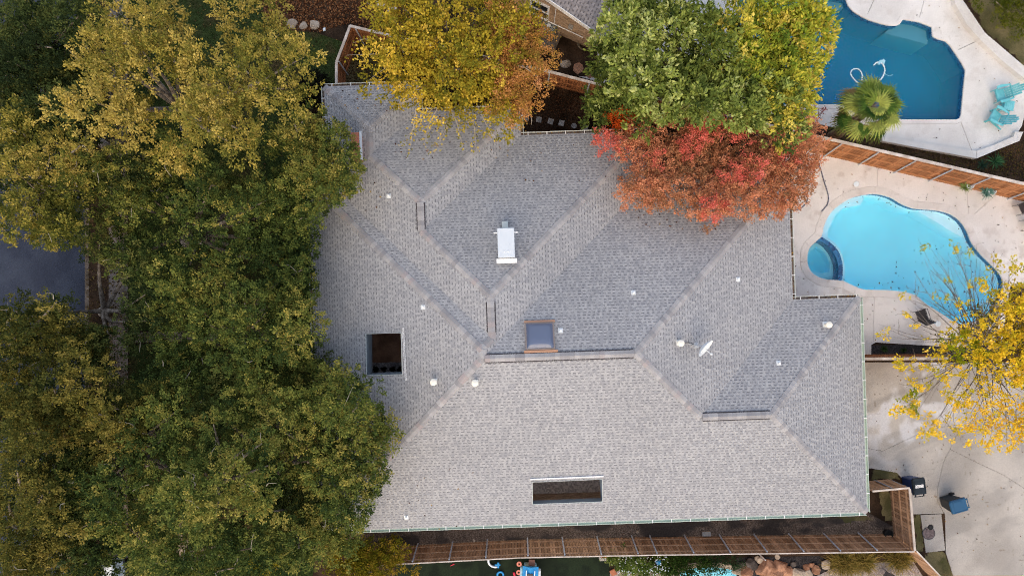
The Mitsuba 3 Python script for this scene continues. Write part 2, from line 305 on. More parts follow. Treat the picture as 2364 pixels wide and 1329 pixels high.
def shingle_field(k, P, nv, eave, tv, z_of, holes, seed, expo=0.129, pmin=0.15, pmax=0.27, clip=None):
    """Courses of laminated shingles on one slope: list of (polygon in plan, height fn offsets, tone, band)."""
    g = np.random.default_rng(seed)
    fp = Polygon([(p[:2] @ tv, eave - p[:2] @ nv) for p in P]).buffer(0)
    for hq in holes: fp = fp.difference(Polygon([(np.array(q) @ tv, eave - np.array(q) @ nv) for q in hq.exterior.coords]))
    s0, r0, s1, r1 = fp.bounds
    out, boxes = [], []
    n = int((r1 - max(r0, -.05)) / expo) + 2
    for c in range(-1, n):
        lo = c * expo + (0.0 if c >= 0 else 0.0) - 0.02
        s = s0 - g.uniform(0, .2)
        while s < s1 + .1:
            wt, wg = g.uniform(.06, .13), g.uniform(.08, .15)
            t1, t2 = g.beta(1.6, 1.6), g.beta(1.6, 1.6)
            hi = lo + expo + 0.012
            boxes.append((s, lo, s + wt, hi)); out.append((t1, 0.0, .017, .009))
            m = lo + expo * g.uniform(.58, .68)
            boxes.append((s + wt, lo, s + wt + wg, m)); out.append((min(1, t2 + .06), 0.0, .010, .007))
            boxes.append((s + wt, m, s + wt + wg, hi)); out.append((t2, g.uniform(.75, 1), .007, .005))
            s += wt + wg
    bx = np.array(boxes); shp = shapely.box(bx[:, 0], bx[:, 1], bx[:, 2], bx[:, 3])
    shapely.prepare(fp)
    inside, touch = shapely.contains(fp, shp), shapely.intersects(fp, shp)
    pieces = []
    for q in np.nonzero(touch)[0]:
        if inside[q]: loops = [np.array([(bx[q, 0], bx[q, 1]), (bx[q, 2], bx[q, 1]), (bx[q, 2], bx[q, 3]), (bx[q, 0], bx[q, 3])])]
        else: loops = [np.array(w.exterior.coords)[:-1] if w.exterior.is_ccw else np.array(w.exterior.coords)[:-1][::-1] for w in polys(fp.intersection(shp[q]))]
        for l in loops: pieces.append((l, bx[q, 1], bx[q, 3], *out[q]))
    return pieces
def shingle_mesh(pieces, nv, eave, tv, zf, pitch):
    Vs, Fs, UV, o = [], [], [], 0
    nrm = np.array([pitch * nv[0], pitch * nv[1], 1]); nrm /= np.linalg.norm(nrm)
    for l, lo, hi, tone, band, h1, h0 in pieces:
        n = len(l); t = np.clip((l[:, 1] - lo) / (hi - lo), 0, 1); h = h1 + (h0 - h1) * t
        xy = nv[None] * (eave - l[:, 1:2]) + tv[None] * l[:, :1]
        base = np.c_[xy, zf(l[:, 1])]
        top = base + nrm * h[:, None]; bot = base - nrm * 0.002
        i = np.arange(n); j = (i + 1) % n
        if band > .5:                                  # the printed band lies under the course above: its top is all there is to see
            Vs += [top]; UV.append(np.tile([[tone, band]], (n, 1))); Fs += [np.stack([i[1:-1] * 0, i[1:-1], i[2:]], 1) + o]; o += n; continue
        Vs += [top, bot]; UV.append(np.tile([[tone, band]], (2 * n, 1)))
        Fs += [np.stack([i[1:-1] * 0, i[1:-1], i[2:]], 1) + o, np.vstack([np.stack([i + n, j + n, j], 1), np.stack([i + n, j, i], 1)]) + o]
        o += 2 * n
    v = np.vstack(Vs); f = np.vstack(Fs)
    e = np.cross(v[f[:, 1]] - v[f[:, 0]], v[f[:, 2]] - v[f[:, 0]])
    return (v, f), np.vstack(UV)

deck_v, deck_f = [], []
allp = []
for q, (k, names) in enumerate(FACET.items()):
    P = [V[n] for n in names.split()]
    nv = NV[k]; tv = np.array([nv[1], -nv[0]]) * -1.0
    fp = Polygon([p[:2] for p in P]).buffer(0)
    if fp.area < 1e-3: continue
    for hq in HOLES.get(k, []): fp = fp.difference(hq)
    sh = sheet(fp, 0.0); vv = np.array(sh.vertices); vv[:, 2] = [zr(k, p) - 0.012 for p in vv]
    lo = vv.copy(); lo[:, 2] -= 0.16
    deck_f += [np.array(sh.faces) + sum(map(len, deck_v))]; deck_v.append(vv)
    deck_f += [np.array(sh.faces)[:, ::-1] + sum(map(len, deck_v))]; deck_v.append(lo)
    pc = shingle_field(k, P, nv, EAVE[k], tv, None, HOLES.get(k, []), 100 + q)
    allp += [(k, p) for p in pc]
put(roof, trimesh.Trimesh(np.vstack(deck_v), np.vstack(deck_f), process=False), 'deck_board')
def frame_of(k):
    nv = NV[k]; return nv, EAVE[k], np.array([-nv[1], nv[0]])
# the 300 shingles nearest the drone are pieces of their own, the rest one part for each slope of the roof
cent = np.array([[*(NV[k] * (EAVE[k] - p[0][:, 1].mean()) + frame_of(k)[2] * p[0][:, 0].mean()), ZE + PITCH * p[0][:, 1].mean()] for k, p in allp])
areas = np.array([np.ptp(p[0][:, 0]) * np.ptp(p[0][:, 1]) for k, p in allp])
score = np.where((areas > .008) & np.array([p[4] < .5 for k, p in allp]), H - cent[:, 2], 1e9)
pick = set(np.argsort(score)[:300].tolist())
for idx in sorted(pick):
    k, p = allp[idx]; nv, ev, tv = frame_of(k)
    m, uv = shingle_mesh([p], nv, ev, tv, lambda r: ZE + PITCH * r, PITCH)
    part(roof, 'shingle', m, 'shingle_mat', uv=uv)
rest = {}
for idx, (k, p) in enumerate(allp):
    if idx not in pick: rest.setdefault(k, []).append(p)
Vm, Fm, Um, o = [], [], [], 0
for k, ps in rest.items():
    nv, ev, tv = frame_of(k)
    (v, f), uv = shingle_mesh(ps, nv, ev, tv, lambda r: ZE + PITCH * r, PITCH)
    Vm.append(v); Fm.append(f + o); Um.append(uv); o += len(v)
part(roof, 'shingle_courses', (np.vstack(Vm), np.vstack(Fm)), 'shingle_mat', uv=np.vstack(Um), kind='stuff')

# hip and ridge caps: folded pieces that lap up the line
RIDGE = [('a', 'P0', 'W2', 'N0'), ('b', 'P0', 'N0', 'E0'), ('P1', 'P0', 'W2', 'E0'), ('P1', 'P2', 'W2', 'N1'), ('d', 'P2', 'N1', 'E1'), ('P3', 'P2', 'W2', 'E1'), ('P3', 'P4', 'W2', 'N2'), ('k', 'P4', 'N2', 'E1b'),
         ('P5', 'P4', 'W2', 'E1b'), ('P5', 'Q1', 'N3', 'E1b'), ('n', 'Q1', 'W1', 'N3'), ('j', 'P6', 'S1', 'W1'), ('m', 'P7', 'N2b', 'E2'), ('P8', 'P7', 'E2', 'S1'),
         ('i', 'P9', 'E3', 'S1'), ('h', 'P9', 'N4', 'E3'), ('P9', 'P8', 'N4', 'S1'), ('P6', 'P7', 'N2b', 'S1'), ('P6', 'Q1', 'W1', 'E1b')]
def n3(k): v = np.array([PITCH * NV[k][0], PITCH * NV[k][1], 1.0]); return v / np.linalg.norm(v)
caps = []
gcap = np.random.default_rng(5)
def cap_line(A, B, ka, kb, lift=0.0, half=.165, step=.205):
    d = B - A; L = np.linalg.norm(d); d = d / L
    wa, wb = np.cross(n3(ka), d), np.cross(n3(kb), d)
    wa /= np.linalg.norm(wa); wb /= np.linalg.norm(wb)
    if wa[:2] @ NV[ka] < 0: wa = -wa
    if wb[:2] @ NV[kb] < 0: wb = -wb
    up = n3(ka) + n3(kb); up /= np.linalg.norm(up)
    t = 0.0
    while t < L - .02:
        e = min(L + .02, t + step + .03)
        v = []
        for s, h in ((t, .036 + lift), (e, .020 + lift)):
            c = A + d * s + up * h
            for side in (wa, None, wb):
                p = c if side is None else c + side * half * gcap.uniform(.96, 1.04)
                v += [p]
        v = np.array(v); low = v - up * (.018 + lift * .9)
        vv = np.vstack([v, low])
        f = np.array([[0, 1, 4], [0, 4, 3], [1, 2, 5], [1, 5, 4], [0, 6, 7], [0, 7, 1], [1, 7, 8], [1, 8, 2], [0, 3, 9], [0, 9, 6], [2, 8, 11], [2, 11, 5], [3, 4, 10], [3, 10, 9], [4, 5, 11], [4, 11, 10]])
        tone, red = gcap.beta(.9, .9), gcap.uniform()
        caps.append((vv, f, np.tile([[tone, red]], (12, 1)), (A + d * (t + step / 2))[2]))
        t += step
VENT = [('P3', 'P2', 'W2', 'E1', .02, .97), ('P5', 'P4', 'W2', 'E1b', .15, .85), ('P6', 'P7', 'N2b', 'S1', .02, .985), ('P9', 'P8', 'N4', 'S1', .03, .97)]
vents = {(a, b): (t0, t1) for a, b, _, _, t0, t1 in VENT}
for a, b, ka, kb in RIDGE:
    if a == 'P6' and b == 'Q1': continue
    A, B = V[a], V[b]
    if (a, b) in vents:
        t0, t1 = vents[(a, b)]; D = B - A
        for q0, q1, lift in ((0, t0, 0), (t0, t1, .045), (t1, 1, 0)):
            if (q1 - q0) * np.linalg.norm(D) > .1: cap_line(A + D * q0, A + D * q1, ka, kb, lift, half=.16 if lift else .165)
    else: cap_line(A, B, ka, kb)
cap_line(V['P6'] + np.array([.05, 0, .01]), V['Q1'] + np.array([.05, 0, .01]), 'W1', 'E1b')
order = sorted(range(len(caps)), key=lambda q: -caps[q][3])
for q in order[:300]:
    v, f, uv, _ = caps[q]; part(roof, 'ridge_cap', (v, f), 'cap_mat', uv=uv)
if len(order) > 300:
    vs, fs, us, o = [], [], [], 0
    for q in order[300:]:
        v, f, uv, _ = caps[q]; vs.append(v); fs.append(f + o); us.append(uv); o += len(v)
    part(roof, 'hip_cap_rows', (np.vstack(vs), np.vstack(fs)), 'cap_mat', uv=np.vstack(us), kind='stuff')
for a, b, ka, kb, t0, t1 in VENT:                     # slotted plastic ridge vent under the raised caps
    A, B = V[a], V[b]; D = B - A; p, q = A + D * t0, A + D * t1
    ms = []
    for kk in (ka, kb):
        w = np.cross(n3(kk), D / np.linalg.norm(D)); w = w if w[:2] @ NV[kk] > 0 else -w
        ms.append(beam(p + w * .12 + n3(kk) * .03, q + w * .12 + n3(kk) * .03, .14, .045, up=n3(kk)))
    part(roof, 'ridge_vent', cat_(ms), 'vent_slot', label='dark slotted ridge vent')
    
# eaves: gutters with straps, fascia, soffit and walls
outline = Polygon([V[n][:2] for n in 'a b c d e k l m g h i j n o'.split()])
wells = [court, light_well]
part(house, 'soffit', sheet(outline.difference(unary_union(wells)), ZE - .2), 'white_paint')
inner = outline.buffer(-.55, join_style=2)
walls = inner.exterior.buffer(.1, join_style=2)
part(house, 'wall', slab(walls, 0.0, ZE - .21), 'brick_wall')
EDGES = [('a', 'b', 'gutter_dark'), ('b', 'c', 'gutter_dark'), ('c', 'd', 'gutter_dark'), ('d', 'e', 'gutter_dark'), ('e', 'k', 'gutter_dark'), ('k', 'l', 'gutter_dark'), ('l', 'm', 'gutter_dark'), ('m', 'g', 'gutter_dark'),
         ('g', 'h', 'gutter_dark'), ('h', 'i', 'gutter_green'), ('i', 'j', 'gutter_green'), ('j', 'n', 'gutter_dark'), ('n', 'o', 'gutter_dark'), ('o', 'a', 'gutter_dark')]
for a, b, m in EDGES:
    A, B = V[a], V[b]; d = (B - A) / np.linalg.norm(B - A); n = np.array([d[1], -d[0], 0]); 
    if outline.contains(Point(*((A + B) / 2 + n * .1)[:2])): n = -n
    z = np.array([0, 0, 1.0])
    A2, B2 = A + d * .0 - z * .06, B - z * .06
    gk = part(house, 'gutter', cat_([beam(A2 + n * .075 - z * .05, B2 + n * .075 - z * .05, .12, .02), beam(A2 + n * .02, B2 + n * .02, .02, .13)]), m if m != 'gutter_green' else 'gutter_green')
    part(gk, 'lip', beam(A2 + n * .135 + z * .012, B2 + n * .135 + z * .012, .022, .10), 'gutter_green' if m == 'gutter_green' else 'gutter_pale')
    L = np.linalg.norm(B - A)
    for t in np.arange(.35, L - .1, .86):
        part(gk, 'strap', beam(A + d * t + n * .0 + z * .012, A + d * t + n * .145 + z * .012, .03, .012), 'white_paint')
def well(g, name, mname, depth, ground_mesh, ground_mat, lab):
    c = np.array(g.exterior.coords)[:-1]
    k = 'W1' if name == 'courtyard' else 'S1'
    ms = []
    for i in range(len(c)):
        p, q = c[i], c[(i + 1) % len(c)]
        zp, zq = zr(k, p), zr(k, q)
        d = np.array([*(q - p), 0]); d /= np.linalg.norm(d); nn = np.array([d[1], -d[0], 0])
        if not g.contains(Point(*((p + q) / 2 + nn[:2] * .05))): nn = -nn
        v = [np.array([*p, zp + .01]), np.array([*q, zq + .01]), np.array([*q, ZE - .22]), np.array([*p, ZE - .22])]
        v = np.array(v + [x - nn * .03 for x in v])
        ms.append(hull(v))
    return part(house, name + '_fascia', cat_(ms), mname, label=lab)
well(court, 'courtyard', 'fascia_blue', 0, None, None, 'blue grey boards lining the square roof opening')
well(light_well, 'light_well', 'fascia_blue', 0, None, None, 'blue grey boards lining the long roof opening')
for nm, g in (('courtyard', court), ('light_well', light_well)):
    ring = g.buffer(.95, join_style=2).difference(g.buffer(.85, join_style=2))
    part(house, nm + '_wall', slab(ring, 0, ZE - .23), 'white_paint')
    part(house, nm + '_edge', cat_([beam([*p, zr('W1' if nm == 'courtyard' else 'S1', p) + .022], [*q, zr('W1' if nm == 'courtyard' else 'S1', q) + .022], .020, .02)
                                    for p, q in zip(np.array(g.exterior.coords)[:-1], np.array(g.exterior.coords)[1:])]), 'gutter_pale')
a_, b_ = on_roof('W1', 929, 756), on_roof('W1', 936, 878)
tt = cat_([tube([a_ + [s, 0, .04], b_ + [s, 0, .04]], .011) for s in (0, .05)])
part(house, 'conduit', tt, 'white_paint', True, label='pair of thin white pipes beside the square roof opening')
p, q = on_roof('S1', 1224, 1105), on_roof('S1', 1393, 1098)
part(house, 'flashing', beam(p + [0, 0, .05], q + [0, 0, .05], .05, .06), 'white_paint', label='white flashing strip above the long roof opening')

# chimney with its lead cap, flue cover and flashings
c0 = on_roof('N2', 1169, 566)
ch = np.array([c0[0], c0[1]]); mh = tr(*ch) @ rz(TH)
cm = tr(0, 0, 0)
zb = zr('N2', ch)
zt = 5.75
part(house, 'chimney', box(.62, 1.12, zt - zb + 1.3, (0, 0, (zt + zb - 1.3) / 2), mh), 'lead_metal', label='metal covered chimney box on the roof slope')
ck = house + '__chimney'
part(ck, 'cap', box(.70, 1.22, .05, (0, 0, zt + .026), mh, .015), 'lead_metal', label='pale grey metal cap of the chimney')
part(ck, 'flashing', box(.86, .20, .06, (0, -.72, zt - .28), mh @ rx(0.0), .01), 'white_paint', label='bright white flashing below the chimney cap')
part(ck, 'bracket', box(1.0, .05, .03, (0, .45, zt - .2), mh), 'white_paint')
part(ck, 'pipe_cover', box(.26, .36, .22, (-.03, .86, zr('N2', ch + [0, .86]) + .10), mh, .01), 'gutter_pale', label='small grey cover in front of the chimney')
for s in (-.07, .07): part(ck, 'rivet', trimesh.creation.icosphere(1, .03).apply_transform(mh @ tr(s, -.36, zt + .055)), 'white_paint')
c1 = on_roof('W2', 832, 346)
m1 = tr(c1[0], c1[1]) @ rz(TH)
ck2 = part(house, 'chimney', box(.35, 1.15, 1.1, (-.05, 0, c1[2] + .2), m1), 'chimney_red', label='red brick chimney under the oak by the north wing')
part(ck2, 'flue_cap', box(.10, 1.25, .10, (.19, 0, c1[2] + .72), m1), 'lead_metal', label='long grey metal cap')
# skylight
sc = on_roof('N2b', 1246, 777)
sk = house + '__skylight'
sl = math.atan(PITCH); ms = tr(*sc) @ rz(TH) @ rx(-sl)
w, h = 1.16, 1.14
fr = cat_([box(.06, h, .16, (-w / 2, 0, .06)), box(.06, h, .16, (w / 2, 0, .06)), box(w + .06, .05, .15, (0, h / 2, .05)), box(w + .06, .05, .15, (0, -h / 2, .05))]).apply_transform(ms)
put(sk, fr, 'bronze_frame'); tag(sk, 'square domed skylight near the main ridge')
for s in (-1, 1): part(sk, 'batten', box(w + (.12 if s > 0 else .24), .10, .08, (.02, s * (h / 2 + .09), .05), ms, .012), 'copper_wood', label='copper coloured batten')
n = 18; xs = np.linspace(-1, 1, n); gx, gy = np.meshgrid(xs, xs)
gz = .20 * ((1 - gx ** 4) * (1 - gy ** 4)) ** .55 + .13
dv = np.c_[gx.ravel() * (w / 2 - .03), gy.ravel() * (h / 2 - .03), gz.ravel()]
ii = np.arange(n * n).reshape(n, n); df = np.stack([ii[:-1, :-1], ii[:-1, 1:], ii[1:, 1:], ii[1:, :-1]], -1).reshape(-1, 4)
dm = trimesh.Trimesh(dv, np.vstack([df[:, :3], df[:, [0, 2, 3]]]), process=False).apply_transform(ms)
part(sk, 'dome', dm, 'dome_plastic', True, label='smoky blue plastic dome')
sh_ = cat_([box(w - .06, .02, .9, (0, s * (h / 2 - .03), -.42)) for s in (-1, 1)] + [box(.02, h - .06, .9, (s * (w / 2 - .03), 0, -.42)) for s in (-1, 1)] + [box(w, h, .02, (0, 0, -.85))]).apply_transform(ms)
part(sk, 'shaft', sh_, 'fascia_blue')
# pipes and caps on the roof
def pipe(px, py, k, tall, r, base, cone=False, where=''):
    p = on_roof(k, px, py); nrm = n3(k); e = np.array([NV[k][1], -NV[k][0], 0])
    m = np.eye(4); m[:3, 0], m[:3, 1], m[:3, 2], m[:3, 3] = np.cross(nrm, -e), e, nrm, p + nrm * .022
    m[:3, 0] = np.cross(m[:3, 1], m[:3, 2])
    key = part(house, 'vent_pipe', trimesh.creation.cylinder(r, tall, sections=14).apply_translation((0, 0, p[2] + tall / 2 - .02)).apply_translation((p[0], p[1], 0)), 'ivory' if cone else 'white_paint', 35, label=where)
    part(key, 'flange', box(base, base * .9, .012, m=m, bev=.004), 'dish_grey')
    if cone:
        part(key, 'hood', lathe([(0, .10), (r * 1.9, .0), (r * 1.9, -.06), (0, -.06)], (p[0], p[1], p[2] + tall), 18), 'ivory', 35)
for px, py, k, wh in ((898, 453, 'W2', 'small white pipe on the west slope of the north wing'), (977, 709, 'W1', 'small white pipe on the west slope'), (1462, 676, 'N2b', 'small white pipe in the middle of the north slope'),
                      (1294, 763, 'N2b', 'small white pipe beside the skylight'), (1703, 645, 'E2', 'small white pipe on the east slope'), (1797, 838, 'N4', 'small white pipe on the garage slope'), (938, 1193, 'S1', 'small white pipe low on the south slope')):
    pipe(px, py, k, .2, .04, .22, where=wh)
for px, py, k, wh in ((1003, 880, 'W1', 'round hooded vent on the west slope'), (1098, 882, 'S1', 'round hooded vent by the west hip'), (1567, 791, 'E2', 'round hooded vent beside the satellite dish'), (1905, 749, 'N4', 'round hooded vent near the pool corner')):
    pipe(px, py, k, .42, .075, .26, True, wh)

# satellite dish (bolted to the roof)
dp = on_roof('E2', 1606, 797); dk = thing('satellite_dish', 'pale grey satellite dish standing on the east slope of the roof', 'satellite dish')
top = dp + np.array([.1, 0, .75])
part(dk, 'mast', tube([dp, dp + [0, 0, .45], top], .028), 'galvanized', True)
part(dk, 'foot', box(.22, .22, .02, dp + [0, 0, .03]), 'galvanized')
ax = np.array([.62, -.55, .40]); ax /= np.linalg.norm(ax)
prof = [(r, .16 * (r / .42) ** 2) for r in np.linspace(0, .42, 9)]
dm = lathe(prof + [(.43, .165)] + [(r, .16 * (r / .42) ** 2 - .02) for r in np.linspace(.42, 0, 9)], sections=32)
a1 = np.cross([0, 0, 1], ax); a1 /= np.linalg.norm(a1); md = np.eye(4); md[:3, 0], md[:3, 1], md[:3, 2], md[:3, 3] = a1, np.cross(ax, a1), ax, top
dm.apply_transform(md @ np.diag([1.0, .88, 1, 1])); part(dk, 'reflector', dm, 'dish_grey', 40)
part(dk, 'print', box(.17, .05, .004, (.02, .03, .012), md), 'stone_grey', label='small grey maker mark on the dish')
tip = top + ax * .42 - np.cross(ax, a1) * .30
part(dk, 'feed_arm', tube([top - np.cross(ax, a1) * .3, tip], .018), 'dish_grey', True)
part(dk, 'feed_horn', box(.09, .09, .12, tip, bev=.02), 'dish_grey')
part(dk, 'strut', tube([dp + [0, 0, .4], on_roof('E2', 1588, 793) + [0, 0, .03]], .014), 'galvanized', True)
part(dk, 'strut', tube([dp + [0, 0, .4], on_roof('E2', 1598, 770) + [0, 0, .03]], .010), 'galvanized', True)
part(dk, 'cable', tube([on_roof('E2', 1572, 792) + [0, 0, .05], on_roof('E2', 1588, 790) + [0, 0, .06], dp + [0, 0, .06]], .012), 'rubber', True)

# ------------------------------------------------------------------ ground, street, pools
BIG = 160
street_x = at(196, 664)[0]
crop3 = lambda l: [(1800 + x / 2.77, y / 2.77) for x, y in l]
crop4 = lambda l: [(1780 + x / 2.46, 320 + y / 2.46) for x, y in l]
crop5 = lambda l: [(1900 + x / 2.42, 780 + y / 2.42) for x, y in l]
WL = -.17                                             # water level
pool_a = Polygon(closed(pts(crop4([(530, 320), (600, 317), (680, 338), (740, 373), (810, 398), (900, 405), (970, 415), (1030, 438), (1080, 480), (1110, 530), (1135, 590), (1180, 650), (1240, 710), (1288, 758), (1312, 812), (1305, 880),
          (1270, 960), (1220, 1012), (1130, 1045), (1050, 1045), (960, 990), (880, 940), (820, 892), (760, 872), (690, 862), (600, 858), (520, 855), (460, 832), (405, 806), (375, 792), (392, 700), (340, 610), (285, 570),
          (290, 535), (300, 490), (330, 430), (380, 382), (450, 341)])), 5)).buffer(0)
spa_out = Polygon(closed(pts(crop4([(285, 560), (248, 590), (218, 620), (205, 660), (206, 710), (223, 752), (260, 782), (310, 799), (370, 803), (404, 803), (411, 740), (405, 690), (387, 640), (352, 600), (312, 570)])), 5)).buffer(0)
spa_in = Polygon(closed(pts(crop4([(276, 582), (248, 597), (220, 625), (208, 662), (209, 708), (226, 750), (262, 779), (310, 796), (350, 798), (379, 796), (385, 740), (377, 692), (352, 642), (318, 604)])), 5)).buffer(0)
both = unary_union([pool_a, spa_out]).buffer(.06).buffer(-.06)
pool_b = poly(crop3([(-300, 250), (-260, -60), (-120, -140), (40, -120), (180, -70), (300, -20), (420, 0), (435, 40), (470, 78), (520, 110), (570, 133), (640, 155), (700, 168), (745, 167), (765, 158), (785, 128), (880, 143), (968, 175), (974, 235),
          (1000, 250), (1060, 268), (1090, 300), (1110, 330), (1160, 405), (1184, 452), (1172, 560), (1156, 735), (1148, 757), (1125, 767), (820, 766), (600, 770), (560, 668), (200, 671), (-100, 672), (-230, 560)]))
pool_b = pool_b.buffer(-.07).buffer(.14).buffer(-.07)
pool_c = poly([(1560, 1400), (1575, 1322), (1600, 1314), (1650, 1312), (1700, 1320), (1712, 1400)]).buffer(.1)
pools = unary_union([both.buffer(.02), pool_b.buffer(.02), pool_c.buffer(.02)])
yard = sbox(street_x + .2, -BIG, BIG, BIG)
struct('ground', slab(yard.difference(pools), -.16, 0), 'soil', 'dark brown bare soil of the yards with scattered dead leaves', 'ground')
struct('street', sheet(sbox(-BIG, -BIG, street_x, BIG), -.14), 'asphalt', 'dark blue grey asphalt street glimpsed between the oaks', 'street')
struct('kerb', slab(sbox(street_x, -BIG, street_x + .2, BIG), -.3, .005), 'sidewalk_mat', 'pale concrete kerb along the dark street', 'kerb')
struct('sidewalk', slab(poly([(252, -400), (296, -400), (296, 1800), (252, 1800)]), .0, .035), 'sidewalk_mat', 'beige concrete sidewalk under the oaks beside the street', 'sidewalk')
wpath = struct('front_path', slab(poly([(296, 768), (720, 756), (720, 782), (296, 790)]), 0, .03), 'sidewalk_mat', 'narrow beige front path crossing the shaded lawn', 'path')
lawns = [poly([(298, -60), (600, -60), (610, 40), (660, 70), (730, 75), (800, 100), (790, 200), (700, 225), (720, 300), (715, 760), (298, 764)]), poly([(298, 794), (715, 786), (735, 1240), (700, 1500), (298, 1500)])]
def rough(q, a=.07):
    g = np.random.default_rng(3); c = np.array(shapely.segmentize(q, .16).exterior.coords)[:-1]
    return Polygon(c + g.normal(0, a, c.shape)).buffer(0)
lawn_front = unary_union(lawns).buffer(-.02)
struct('front_lawn', sheet(lawn_front, .008), 'lawn_mat', 'dark green front lawn in the shade of the oaks', 'lawn')
lawn_e = [poly(crop3([(1170, -80), (1320, 210), (1575, 430), (1800, 560), (1800, -100)])), poly([(2026, 1118), (2052, 1112), (2062, 1200), (2050, 1205), (2034, 1180)]).union(poly([(1920, 1193), (2000, 1190), (2010, 1200), (1960, 1206)])),
          poly(crop5([(500, 985), (542, 985), (562, 1195), (525, 1195)])), poly(crop5([(565, 1200), (672, 1185), (690, 1240), (740, 1340), (760, 1500), (650, 1400)])), poly(crop5([(262, 730), (418, 730), (418, 790), (275, 790)])),
          poly([(800, 90), (900, 110), (960, 190), (800, 197)])]
lawn_e = [w for q in lawn_e for p_ in polys(q) for w in polys(rough(p_))]
struct('side_lawns', sheet(unary_union(lawn_e), .008), 'dry_lawn', 'patches of worn olive grass by the fences and the upper pool wall', 'lawn')
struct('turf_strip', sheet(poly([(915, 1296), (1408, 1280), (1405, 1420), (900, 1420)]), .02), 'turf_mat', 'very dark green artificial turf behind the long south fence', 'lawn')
struct('gravel_strip', sheet(poly([(800, 1200), (2000, 1180), (2062, 1215), (2064, 1238), (880, 1262), (800, 1262)]), .004), 'gravel_mat', 'brown gravel strip between the house and the long south fence', 'ground')
alley_g = poly([(1960, 836), (2600, 836), (2900, 1800), (2300, 1800), (2225, 1360), (2200, 1329), (2183, 1275), (2181, 1186), (2160, 1150), (2105, 1130), (2070, 1090), (2010, 1080), (1960, 1080)])
def split_by(g, lines, gap=.012):
    return [q for q in polys(g.difference(unary_union([LineString(l).buffer(gap) for l in lines])))]
ak = thing('alley', 'broad stained concrete alley with tyre marks and cracked joints', 'pavement', kind='structure')
for q in split_by(alley_g, [pts(crop5(l)) for l in ([(820, 120), (800, 430), (775, 480), (735, 560), (708, 620), (672, 690), (655, 760), (640, 830), (636, 900), (650, 985)], [(708, 620), (760, 645), (860, 695), (1000, 760), (1123, 838), (1800, 1180)], [(225, 610), (330, 630), (470, 565), (540, 530), (640, 500), (775, 480)])], .008):
    part(ak, 'slab', slab(q, 0, .03), 'alley_mat')
struct('paver_patch', slab(poly([(2103, 1130), (2160, 1150), (2178, 1184), (2106, 1186)]), 0, .026), 'alley_mat', 'worn brown concrete patch between the bins and the fence', 'pavement')
ms_slab = struct('utility_slab', slab(poly(crop5([(540, 985), (660, 978), (682, 1185), (570, 1198)])).buffer(-.02), 0, .045), 'alley_mat', 'concrete slab holding the round iron cover', 'pavement')
mk = thing('manhole_cover', 'round rusty brown iron cover in the concrete slab by the fence corner', 'manhole cover')
mc = at(2144, 1230, .05)
put(mk, trimesh.creation.cylinder(.285, .03, sections=36).apply_translation(mc), 'manhole', 30)
part(mk, 'rim', lathe([(.285, -.015), (.32, -.015), (.32, .012), (.285, .012), (.285, -.015)], mc, 36), 'dark_steel')

def split_by(g, lines, gap=.012):
    return [q for q in polys(g.difference(unary_union([LineString(l).buffer(gap) for l in lines])))]
deck_a = poly([(1800, 345), (1868, 352), (1926, 364), (2050, 388), (2200, 424), (2420, 478), (2700, 545), (2700, 660), (2330, 660), (2310, 800), (2186, 800), (2020, 790), (2010, 796), (2010, 824), (1985, 824), (1980, 700), (1800, 700)])
coping_o = both.buffer(.36)
deck_a = deck_a.difference(coping_o.buffer(.008))
J = lambda l, c: pts(c(l))
parts = split_by(deck_a, [J([(600, 60), (600, 300)], crop4), J([(585, 880), (572, 1300)], crop4), J([(1105, 240), (1118, 430)], crop4), J([(1150, 430), (1400, 210)], crop4)], .008)
dk_ = thing('pool_deck', 'beige washed concrete deck round the light blue pool', 'pool deck', kind='structure')
for q in parts: part(dk_, 'slab', slab(q, 0, .05), 'pool_concrete')
def coping(parent, ring_out, ring_in, matn, step=.75, z0=-.02, z1=.062, gap=.005):
    ring = ring_out.difference(ring_in); L = ring_in.exterior.length; cuts = []
    for t in np.arange(0, L - step * .4, step):
        p, q = ring_in.exterior.interpolate(t), ring_in.exterior.interpolate(t + .05)
        d = np.array([q.x - p.x, q.y - p.y]); d /= np.linalg.norm(d) + 1e-9; nn = np.array([d[1], -d[0]])
        if ring_in.contains(Point(p.x + nn[0] * .03, p.y + nn[1] * .03)): nn = -nn
        cuts.append([(p.x - nn[0] * .05, p.y - nn[1] * .05), (p.x + nn[0] * .6, p.y + nn[1] * .6)])
    for q in split_by(ring, cuts, gap):
        if q.area > .01: part(parent, 'coping_stone', slab(q, z0, z1), matn)
def basin(parent, g, depth, matn, holes=None):
    ms = [sheet(g, -depth)]
    v = np.array(g.exterior.coords)
    for p, q in zip(v[:-1], v[1:]):
        b = [[*p, -depth], [*q, -depth], [*q, WL - .12], [*p, WL - .12]]; ms.append(trimesh.Trimesh(b, [[0, 1, 2], [0, 2, 3]], process=False))
    part(parent, 'basin', cat_(ms), matn)
def wall_band(g, z0, z1, t=.02):
    return slab(g.buffer(.03).difference(g.buffer(.001)), z0, z1)
pa = thing('swimming_pool', 'light blue curved swimming pool with a round spa at its west end', 'swimming pool')
coping(pa, coping_o, both, 'coping_mat')
basin(pa, both.buffer(.004), 1.55, 'plaster_light')
part(pa, 'tile_band', wall_band(both, WL - .12, .0), 'mosaic', label='dark blue mosaic waterline')
k = part(pa, 'water', sheet(both.difference(spa_out).buffer(.003), WL), 'pane'); scene[k]['interior'] = {'type': 'ref', 'id': 'clear_water'}
shelf_l = poly(crop4([(250, 560), (290, 480), (330, 400), (440, 320), (558, 300), (558, 330), (540, 365), (440, 385), (395, 420), (350, 520), (352, 600), (300, 600)])).intersection(pool_a)
